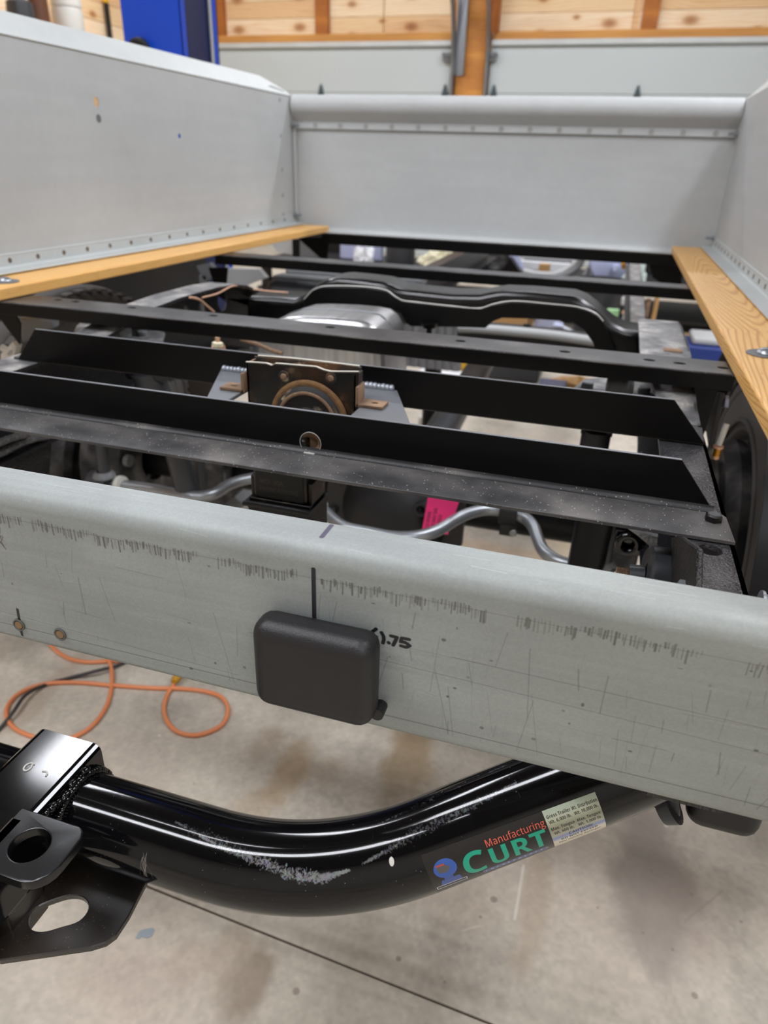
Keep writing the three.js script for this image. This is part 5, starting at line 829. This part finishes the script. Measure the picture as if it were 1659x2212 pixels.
single('lift_arm', 'blue low lift arm with white top beyond the right frame rail', 'vehicle lift', bx(0.45, 1.0, FY, FY + 0.12, -4.45, -4.15, 0.01), M.armBlue);
single('white_pad', 'white pad lying on the low blue lift arm', 'pad', bx(0.48, 0.9, FY + 0.1205, FY + 0.16, -4.44, -4.2, 0.015), M.paleGrey);
single('cardboard_strip', 'flat brown cardboard strip beyond the low blue lift arm', 'cardboard', bx(0.45, 0.95, FY, FY + 0.03, -5.0, -4.7, 0.004), M.card);
{
  const t = thing('wall_shelf', 'wooden shelf on the pine boarded left wall', 'shelf');
  part(t, 'shelf_board', bx(WX0, WX0 + 0.34, 0.86, 0.89, -6.95, -5.4, 0.004), M.beam);
  for (const z of [-6.8, -5.6]) part(t, 'shelf_bracket', slab([[WX0, 0.86, z], [WX0 + 0.28, 0.86, z], [WX0, 0.6, z]], [0, 0, -0.02]), M.darkGrey);
}
{ const t = thing('white_jug', 'white ribbed plastic jug on the shelf by the pine wall', 'jug'); const x = -4.95, z = -6.36; part(t, 'body', lath([[0, 0.891], [0.12, 0.891], [0.13, 0.91], [0.13, 1.1], [0.12, 1.12], [0.13, 1.14], [0.12, 1.24], [0.05, 1.29], [0.04, 1.3], [0, 1.3]], [x, 0, z], [0, 1, 0], 28), M.pale); part(t, 'cap', cyl([x, 1.3, z], [x, 1.34, z], 0.045, 0.04), M.pale); }
{ const t = thing('brown_can', 'brown paint can on the shelf beside the white ribbed jug', 'can'); const x = -4.98, z = -6.02; part(t, 'body', lath([[0, 0.891], [0.09, 0.891], [0.095, 0.9], [0.09, 0.91], [0.09, 1.18], [0.095, 1.2], [0.08, 1.21], [0, 1.21]], [x, 0, z], [0, 1, 0], 28), M.brownPaint); part(t, 'lid', cyl([x, 1.21, z], [x, 1.222, z], 0.085), M.darkGrey); }
{ const t = thing('grease_gun', 'black and white tool with yellow handle on the shelf', 'tool'); const x = -4.95, z = -5.78; part(t, 'body', lath([[0, 0.891], [0.1, 0.891], [0.11, 0.95], [0.1, 1.07], [0.07, 1.09], [0, 1.09]], [x, 0, z], [0, 1, 0], 24), M.darkGrey); part(t, 'cap', lath([[0, 1.13], [0.05, 1.12], [0.075, 1.09], [0.06, 1.09]].reverse(), [x, 0, z], [0, 1, 0], 24), M.white); part(t, 'handle', cyl([x + 0.02, 1.1, z - 0.06], [x + 0.02, 1.26, z - 0.07], 0.018), M.yellow); }
{ const t = thing('hanging_bar', 'long dark bar hanging against the pine wall', 'bar'); const x = WX0 + 0.03; part(t, 'bar', bx(x, x + 0.03, 0.1, 1.31, -7.25, -7.2, 0.005), M.rubber); part(t, 'grip', bx(x, x + 0.032, 1.311, 1.5, -7.255, -7.195, 0.008), M.yellow); part(t, 'hook', bx(WX0 - 0.01, x + 0.04, 1.5, 1.52, -7.235, -7.215), M.steel); }
// garage-door tracks either side of the post
for (const s of [-1, 1]) {
  const t = thing('garage_door_track', s < 0 ? 'galvanised curved door track on the left side of the wooden post' : 'galvanised curved door track on the right side of the wooden post', 'door track', 'garage door tracks');
  const x = s < 0 ? [-1.8978,0.8651,-8.35][0] : [-1.5417,0.8645,-8.35][0], c = [[x, FY, -8.36], [x, 0.3, -8.36], [x, 0.8, -8.36], [x, 1.0, -8.35], [x, 1.2, -8.3], [x, 1.4, -8.19], [x, 1.55, -8.03], [x, 1.65, -7.83], [x, 1.7, -7.6], [x, 1.7, -6.8]];
  part(t, 'track_rail', [tube(c, 0.018, 90, 8), tube(c.map((q) => [q[0], q[1] + 0.0, q[2] - 0.045]), 0.016, 90, 8)], M.steel);
  const xf = s < 0 ? [-1.8308,0.9915,-8.4][0] : [-1.5097,1.2242,-8.4][0], yb = s < 0 ? [-1.8366,0.817,-8.4][1] : [-1.5059,1.1856,-8.4][1];
  part(t, 'flag_bracket', [bx(xf - 0.05, xf + 0.05, yb, 1.75, -8.435, -8.425, 0.002), bx(xf - 0.05, xf - 0.04, yb, 1.75, -8.43, -8.37, 0.002), bx(xf + 0.04, xf + 0.05, yb, 1.75, -8.43, -8.37, 0.002)], s < 0 ? M.steel : M.stud);
  const xr = s < 0 ? [-1.957,0.9795,-8.36][0] : [-1.5069,0.977,-8.36][0], yr = [-1.957,0.9795,-8.36][1];
  part(t, 'roller_bracket', [bx(xr - 0.06, xr + 0.06, yr + 0.01, yr + 0.035, -8.42, -8.36, 0.004), bx(xr - 0.05, xr + 0.05, yr - 0.04, yr - 0.02, -8.42, -8.37, 0.004), cyl([xr - 0.05, yr, -8.38], [xr + 0.05, yr, -8.38], 0.015)], M.midGrey);
}
// clutter seen between the crossmembers, standing on the floor beyond the frame
function crumple(c, r, n, sd, base = FY) { seed = sd; const g = new THREE.IcosahedronGeometry(1, 3), p = g.attributes.position; for (let i = 0; i < p.count; i++) { const x = p.getX(i), y = p.getY(i), z = p.getZ(i), k = 1 + (noise(x * 4 + 20, y * 4 + 20 + z * 3, 64, n % 3) - 0.5) * 0.9; p.setXYZ(i, c[0] + x * k * r[0], Math.max(base + 0.0005, c[1] + y * k * r[1]), c[2] + z * k * r[2]); } g.computeVertexNormals(); return tri(g); }
const stand = (x0, x1, y1, z0, z1, r = 0.01) => bx(x0, x1, FY, y1, z0, z1, r);
{
  const t = thing('parts_bench', 'long dark steel workbench holding parts beyond the bed', 'workbench');
  part(t, 'bench_top', bx(-2.6, 1.2, -0.735, -0.7, -5.9, -5.0, 0.005), M.rubber);
  part(t, 'lower_shelf', bx(-2.56, 1.16, -0.9, -0.88, -5.85, -5.05), M.rubber);
  part(t, 'back_rail', bx(0.2, 1.2, -0.7, -0.36, -5.9, -5.87), M.rubber); part(t, 'back_rail', bx(-2.6, -2.0, -0.7, -0.36, -5.9, -5.87), M.rubber);
  for (const [x, z] of [[-2.5, -5.1], [1.1, -5.1], [-2.5, -5.8], [1.1, -5.8]]) part(t, 'leg', bx(x - 0.03, x + 0.03, FY, -0.735, z - 0.03, z + 0.03), M.rubber);
}
const onBench = -0.6995;
single('white_board', 'white plastic panel propped behind crumpled film beyond the bed', 'panel', bx([-2.0508,-0.633,-5.5][0], [-1.7018,-0.6122,-5.5][0], onBench, [-1.8832,-0.569,-5.5][1], -5.52, -5.47, 0.02), M.lilac);
single('plastic_film', 'crumpled clear plastic film in front of the white panel', 'film', crumple([[-1.7911,-0.6514,-5.3][0], [-1.7911,-0.6514,-5.3][1] - 0.02, -5.3], [0.075, 0.12, 0.06], 0, 31, onBench), M.white);
single('wire_bundle', 'cream coloured bundle of crumpled wire connectors', 'wires', [crumple([[-1.2237,-0.65,-5.2][0], [-1.2244,-0.6374,-5.2][1], -5.2], [0.1, 0.075, 0.06], 1, 41, onBench), crumple([[-1.158,-0.6143,-5.2][0], [-1.1698,-0.59,-5.2][1], -5.22], [0.07, 0.075, 0.05], 2, 43, onBench)], M.cream);
single('brown_tin', 'reddish brown tin beside the cream wire bundle', 'tin', cyl([[-1.0937,-0.5988,-5.4][0], onBench, -5.4], [[-1.0937,-0.5988,-5.4][0], onBench + 0.3, -5.4], 0.055), M.brownPaint);
single('dark_canister', 'dark rounded canister left of the cream wire bundle', 'canister', lath([[0, 0], [0.1, 0], [0.11, 0.02], [0.11, 0.2], [0.07, 0.26], [0, 0.26]], [[-1.5351,-0.6258,-5.4][0], onBench, -5.4], [0, 1, 0], 28), M.darkGrey);
single('steel_gusset', 'grey steel gusset plate leaning left of the black bracket', 'bracket', slab([[-0.9885,-0.7164,-5.2],[-1.0012,-0.5611,-5.2],[-0.9033,-0.5491,-5.2]].map((q) => [q[0], Math.max(q[1], onBench), q[2]]), [0, 0, -0.03]), M.paleGrey);
single('black_bracket', 'black triangular bracket pair below the front panel', 'bracket', [slab([[-0.9657,-0.7086,-5.15],[-0.886,-0.5676,-5.15],[-0.8151,-0.6982,-5.15]].map((q) => [q[0], Math.max(q[1], onBench), q[2]]), [0, 0, -0.1]), slab([[-0.7498,-0.6999,-5.15],[-0.6802,-0.567,-5.15],[-0.5705,-0.6935,-5.15]].map((q) => [q[0], Math.max(q[1], onBench), q[2]]), [0, 0, -0.1])], M.black);
single('dark_casting', 'dark cast housing between the black triangular brackets', 'housing', lath([[0, 0], [0.12, 0], [0.14, 0.03], [0.12, 0.24], [0.05, 0.3], [0, 0.3]], [[-0.8254,-0.6142,-5.4][0], onBench, -5.4], [0, 1, 0], 24), M.soot);
single('blue_rail', 'pale blue metal strip slanting beside the white box', 'strip', slab([[-0.7154,-0.5548,-5.25],[-0.6455,-0.5445,-5.25],[-0.5881,-0.6514,-5.25],[-0.6223,-0.6351,-5.25]], [0, 0, -0.02]), M.lilac);
single('white_box', 'long white ribbed box below the right half of the front panel', 'box', [bx([-0.6629,-0.6248,-5.6][0], [-0.2558,-0.5992,-5.6][0], onBench, [-0.4713,-0.6322,-5.6][1], -5.8, -5.6, 0.01), bx([-0.6629,-0.6248,-5.6][0], [-0.2558,-0.5992,-5.6][0], [-0.4729,-0.6193,-5.6][1], [-0.4796,-0.5681,-5.6][1], -5.8, -5.62, 0.012)], M.white);
single('orange_block', 'small orange wood block before the long white box', 'block', bx([-0.5045,-0.6436,-5.45][0], [-0.4293,-0.6387,-5.45][0], onBench, [-0.4701,-0.6287,-5.45][1], -5.5, -5.42, 0.004), M.card);
single('grey_hoop', 'curved grey metal hoop beside the long white box', 'hoop', tube([[-0.5874,-0.6578,-5.2],[-0.4902,-0.6696,-5.2],[-0.3651,-0.661,-5.2],[-0.2838,-0.6192,-5.2],[-0.2306,-0.5619,-5.2],[-0.2185,-0.5197,-5.2]], 0.02, 40, 10), M.paleGrey);
single('dark_hoop', 'second darker curved hoop around the grey hoop', 'hoop', tube([[-0.3584,-0.6786,-5.15],[-0.276,-0.6488,-5.15],[-0.2163,-0.5971,-5.15],[-0.1908,-0.5248,-5.15]], 0.02, 40, 10), M.midGrey);
single('grey_cables', 'loose grey cables right of the curved hoops', 'cables', [tube([[-0.1739,-0.6539,-5.2],[-0.1509,-0.6044,-5.2],[-0.1222,-0.555,-5.2]], 0.012, 14, 8), tube([[-0.1194,-0.6502,-5.2],[-0.1148,-0.602,-5.2],[-0.101,-0.536,-5.2]], 0.016, 14, 8)], M.paleGrey);
single('servo_drum', 'pale lilac round brake booster right of the loose cables', 'booster', [lath([[0, 0], [0.09, 0], [0.14, 0.03], [0.15, 0.07], [0.14, 0.09], [0.06, 0.12], [0, 0.12]], [[-0.0207,-0.5869,-5.2][0], Math.max(onBench + 0.1505, [-0.0185,-0.6073,-5.25][1]), -5.25], [0.2, 0, 1], 32), cyl([[0.0223,-0.5758,-5][0], [0.0232,-0.5814,-5][1], -5.13], [[0.0223,-0.5758,-5][0], [0.0232,-0.5814,-5][1], -5.05], 0.02)], M.lilac);
single('brass_stopper', 'small brass cap beside the mint coloured reservoir', 'cap', cyl([0.0525,-0.5511,-5], [0.0797,-0.5437,-5], 0.03, 0.03, 18), M.brass);
single('mint_reservoir', 'pale mint plastic reservoir near the right plank end', 'reservoir', [bx([0.1423,-0.6372,-5.1][0], [0.2223,-0.6316,-5.1][0], onBench, [0.1715,-0.6062,-5.1][1], -5.2, -5.08, 0.012), bx([0.1487,-0.6078,-5.1][0], [0.2057,-0.6039,-5.1][0], [0.1726,-0.6119,-5.1][1], [0.1602,-0.5438,-5.1][1], -5.2, -5.08, 0.012), bx([0.1022,-0.5418,-5.1][0], [0.1875,-0.5363,-5.1][0], [0.1612,-0.5494,-5.1][1], [0.1561,-0.5212,-5.1][1], -5.18, -5.1, 0.008)], M.mint);
single('mint_clip', 'small pale mint clip left of the mint reservoir', 'clip', slab([[0.067,-0.6356,-5],[0.1034,-0.5817,-5],[0.1167,-0.5922,-5],[0.119,-0.6376,-5]], [0, 0, -0.05], { bev: 0.005 }), M.mint);
{ const t = thing('grey_pump', 'pale grey upright pump housing with copper band beyond the arched crossmember', 'pump'); const z = -4.4; part(t, 'body', [bx([0.1044,-0.7045,-4.4][0], [0.1898,-0.6976,-4.4][0], FY, [0.1457,-0.6496,-4.4][1], z - 0.1, z, 0.02), bx([0.0798,-0.6805,-4.4][0], [0.1151,-0.6777,-4.4][0], [0.1044,-0.7045,-4.4][1], [0.0973,-0.6636,-4.4][1], z - 0.08, z + 0.01, 0.01)], M.paleGrey); part(t, 'band', tube([[0.0955,-0.7402,-4.36],[0.1138,-0.7283,-4.36],[0.1525,-0.7458,-4.36],[0.1936,-0.7217,-4.36]], 0.007, 20, 8), M.copper); }
single('wood_stick', 'thin brown stick leaning beside the grey pump', 'stick', cyl([0.2223,-0.6411,-4.3], [[0.2286,-0.7545,-4.3][0], FY, -4.28], 0.012, 0.012, 10), M.rustBrown);
single('wood_stick', 'pale wooden stick right of the thin brown stick', 'stick', cyl([0.2643,-0.6304,-4.3], [[0.2628,-0.7515,-4.3][0], FY, -4.28], 0.013, 0.013, 10), M.card);
single('green_carton', 'pale green carton behind the arch at the grey pump', 'carton', stand([0.0114,-0.7497,-4.5][0], [0.0793,-0.7441,-4.5][0], [0.0464,-0.7522,-4.5][1], -4.56, -4.5, 0.004), M.green);
single('dark_tub', 'dark grey plastic tub behind the right arch', 'tub', lath([[0, 0], [0.13, 0], [0.17, 0.34], [0.18, 0.35], [0.16, 0.35], [0.12, 0.02], [0, 0.02]], [-0.05, FY, -4.78], [0, 1, 0], 28), M.darkGrey);
single('cardboard_box', 'brown cardboard box seen through the right-hand arch', 'box', [stand(-0.8, -0.42, FY + 0.2, -4.6, -4.2, 0.006), slab([[-0.42, FY + 0.2, -4.2], [-0.42, FY + 0.2, -4.6], [-0.34, FY + 0.14, -4.6], [-0.34, FY + 0.14, -4.2]], [0, 0.004, 0])], M.card);
{ const t = thing('wheel_jack', 'silver crossed lever jack seen through the right-hand arch', 'jack'); const z = -4.0; part(t, 'lever', cyl([-0.3074,-0.8321,-4], [-0.2331,-0.7702,-4], 0.014, 0.014), M.silver); part(t, 'lever', cyl([-0.2331,-0.7702,-4], [-0.1153,-0.8192,-4], 0.014, 0.014), M.silver); part(t, 'base', stand([-0.3117,-0.8376,-4][0], [-0.0791,-0.8158,-4][0], [-0.2121,-0.8333,-4][1], -4.1, -3.95), M.darkGrey); part(t, 'pad', bx([-0.2545,-0.7771,-4][0], [-0.2056,-0.7727,-4][0], [-0.2325,-0.7751,-4][1], [-0.2341,-0.7628,-4][1], -4.04, -3.96, 0.01), M.lilac); }
single('blue_sheet', 'pale lilac sheet behind the silver jack', 'sheet', stand(-0.42, -0.26, FY + 0.24, -4.75, -4.7, 0.004), M.lilac);
{ const t = thing('gearbox', 'grey fluted gearbox housing beyond the brushed tank', 'gearbox'); const z = -2.3; part(t, 'case', Array.from({ length: 7 }, (_, i) => cyl([[-0.6167,-0.5755,-2.3][0] + i * 0.028, -0.62, z], [[-0.6145,-0.4825,-2.3][0] + i * 0.028, -0.4, z], 0.02, 0.016, 12)), M.castGrey); part(t, 'flange', bx([-0.6497,-0.4856,-2.3][0], [-0.4493,-0.4679,-2.3][0], -0.63, -0.4, z - 0.14, z - 0.02, 0.02), M.midGrey); part(t, 'stand_post', cyl([[-0.542,-0.4761,-2.3][0], FY, z - 0.08], [[-0.542,-0.4761,-2.3][0], -0.63, z - 0.08], 0.03), M.black); }
single('ribbed_drum', 'dark brown ribbed drum standing on the floor behind the left shock absorber', 'drum', lath([[0, FY], [0.1, FY], ...Array.from({ length: 12 }, (_, i) => [i % 2 ? 0.1 : 0.108, FY + 0.03 + i * 0.042]), [0.1, -0.44], [0, -0.43]], [[-1.1274,-0.5985,-1.75][0], 0, -1.75], [0, 1, 0], 28), M.brownDrum);
single('drive_shaft', 'grey propeller shaft running forward from the axle', 'shaft', cyl([AX, AY + 0.02, AZ - 0.1], [AX - 0.02, -0.52, -2.3], 0.036, 0.036, 24), M.darkGrey);
single('paper_stack', 'white papers lying on the floor under the frame', 'papers', [bx(-0.86, -0.62, FY, FY + 0.012, -3.55, -3.3), slab([[-0.7, FY + 0.013, -3.25], [-0.5, FY + 0.013, -3.32], [-0.46, FY + 0.013, -3.1], [-0.66, FY + 0.013, -3.04]], [0, 0.004, 0])], M.white);
single('yellow_box', 'small yellow box among the white papers on the floor', 'box', stand(-0.72, -0.6, FY + 0.1, -3.7, -3.6), M.yellow);
{ const t = thing('dark_toolbox', 'low dark toolbox on the floor under the frame', 'toolbox'); part(t, 'body', stand(-0.52, -0.26, FY + 0.1, -3.75, -3.5, 0.015), M.darkGrey); part(t, 'handle', tube([[-0.46, FY + 0.1, -3.6], [-0.45, FY + 0.13, -3.6], [-0.33, FY + 0.13, -3.6], [-0.32, FY + 0.1, -3.6]], 0.008, 20, 8), M.soot); }
single('wood_offcut', 'pale wood offcut right of the dark toolbox on the floor', 'wood', stand(-0.27, -0.12, FY + 0.05, -4.0, -3.85, 0.004), M.card);
single('blue_grey_slab', 'flat blue grey block on the floor near the shock mount', 'block', stand(-0.25, -0.12, FY + 0.05, -3.45, -3.3, 0.01), S({ color: 0x3c4058, roughness: 0.6 }));
single('tan_rag', 'tan rag on the floor beside the blue grey block', 'rag', crumple([-0.1, FY + 0.02, -3.5], [0.09, 0.035, 0.07], 1, 57), M.card);
single('floor_post_foot', 'pale concrete coloured stub standing on the floor under the frame', 'stub', cyl([[-0.6117,-0.97,-2.6384][0], FY, [-0.6117,-0.97,-2.6384][2]], [[-0.6117,-0.97,-2.6384][0], FY + 0.06, [-0.6117,-0.97,-2.6384][2]], 0.04, 0.035), M.pale);
{ const t = thing('cab_panel', 'pale grey sheet metal panel beyond the left plank end', 'panel'); part(t, 'sheet', slab([[-1.3006,-0.3023,-2.7],[-1.1754,-0.2783,-2.7],[-1.1771,-0.3414,-2.7],[-1.272,-0.3351,-2.7]], [0, 0, -0.02]), M.paleGrey); part(t, 'lower_sheet', slab([[-1.2242,-0.3353,-2.2],[-1.1052,-0.3303,-2.2],[-1.0815,-0.3549,-2.2],[-1.177,-0.3943,-2.2],[-1.2279,-0.3831,-2.2]], [0, 0, -0.02]), M.paleGrey); part(t, 'stay', bx(-1.2, -1.17, FY, -0.28, -2.7, -2.68), M.black); part(t, 'gusset', slab([[-1.1318,-0.2632,-2.6],[-1.1205,-0.2625,-2.6],[-1.0471,-0.3284,-2.6],[-1.1336,-0.3337,-2.6]], [0, 0, -0.02]), M.midGrey); }
single('outer_fender', 'dark outer fender sheet behind the worn left tyre', 'fender', [slab([[-1.3, -0.215, -1.0], [-1.3, -0.215, -2.2], [-1.3, -0.6, -2.2], [-1.3, -0.6, -1.62], [-1.3, -0.4, -1.5], [-1.3, -0.32, -1.23], [-1.3, -0.4, -1.0]], [-0.002, 0, 0]), bx(-1.3, -1.012, -0.2, -0.19, -2.2, -2.17), bx(-1.302, -1.3, -0.215, -0.19, -2.2, -2.17)], M.darkGrey);
single('fender_sheet', 'pale grey fender sheet between the tyre and the blue lift post', 'fender', [slab([[-1.1867,-0.2961,-1.95],[-1.1422,-0.2853,-1.95],[-1.1088,-0.3251,-1.95],[-1.1654,-0.3344,-1.95]], [0, 0, -0.02]), bx([-1.1807,-0.3301,-1.95][0], [-1.1571,-0.3285,-1.95][0], FY, [-1.1644,-0.3237,-1.95][1], -1.97, -1.95)], M.midGrey);

// ---------------------------------------------------------------- ceiling lights: four tubes in a shallow tray, some added as fill
{
  const where = ['above the left of the trailer hitch', 'above the left side of the sill, half length', 'running lengthwise beyond the left bed side', 'running lengthwise above the right bed side, added to brighten the bed', 'crosswise beyond the right bed side, added as fill for the bed panels', 'before the middle garage door post', 'before the left garage door', 'behind the camera on the right, added to brighten the sill face'];
  FIXTURES.forEach(([x, z, L, turn], i) => {
    const t = thing('ceiling_light', 'white four tube ceiling light ' + where[i], 'ceiling light', 'ceiling lights'), y = CEIL - 0.06, w = 0.36;
    const B = (a0, a1, y0, y1, b0, b1) => turn ? bx(x + b0, x + b1, y0, y1, z + a0, z + a1) : bx(x + a0, x + a1, y0, y1, z + b0, z + b1);
    part(t, 'tray', [B(-L / 2, L / 2, y + 0.03, CEIL, -w / 2, w / 2)], M.white);
    for (let k = 0; k < 4; k++) {
      const o = (k - 1.5) * 0.088, a = turn ? [x + o, y, z - L / 2 + 0.02] : [x - L / 2 + 0.02, y, z + o], b = turn ? [x + o, y, z + L / 2 - 0.02] : [x + L / 2 - 0.02, y, z + o];
      part(t, 'light_tube', cyl(a, b, 0.016, 0.016, 14), M.glow);
      const l = new THREE.RectAreaLight(TUBE_COLOR, TUBE_LIGHT, L - 0.04, 0.032);
      l.position.set(turn ? x + o : x, y - 0.018 + H, turn ? z : z + o);
      l.rotation.order = 'YXZ'; l.rotation.set(-Math.PI / 2, turn ? Math.PI / 2 : 0, 0); scene.add(l);
    }
  });
}
settle();
renderer.render(scene, camera);
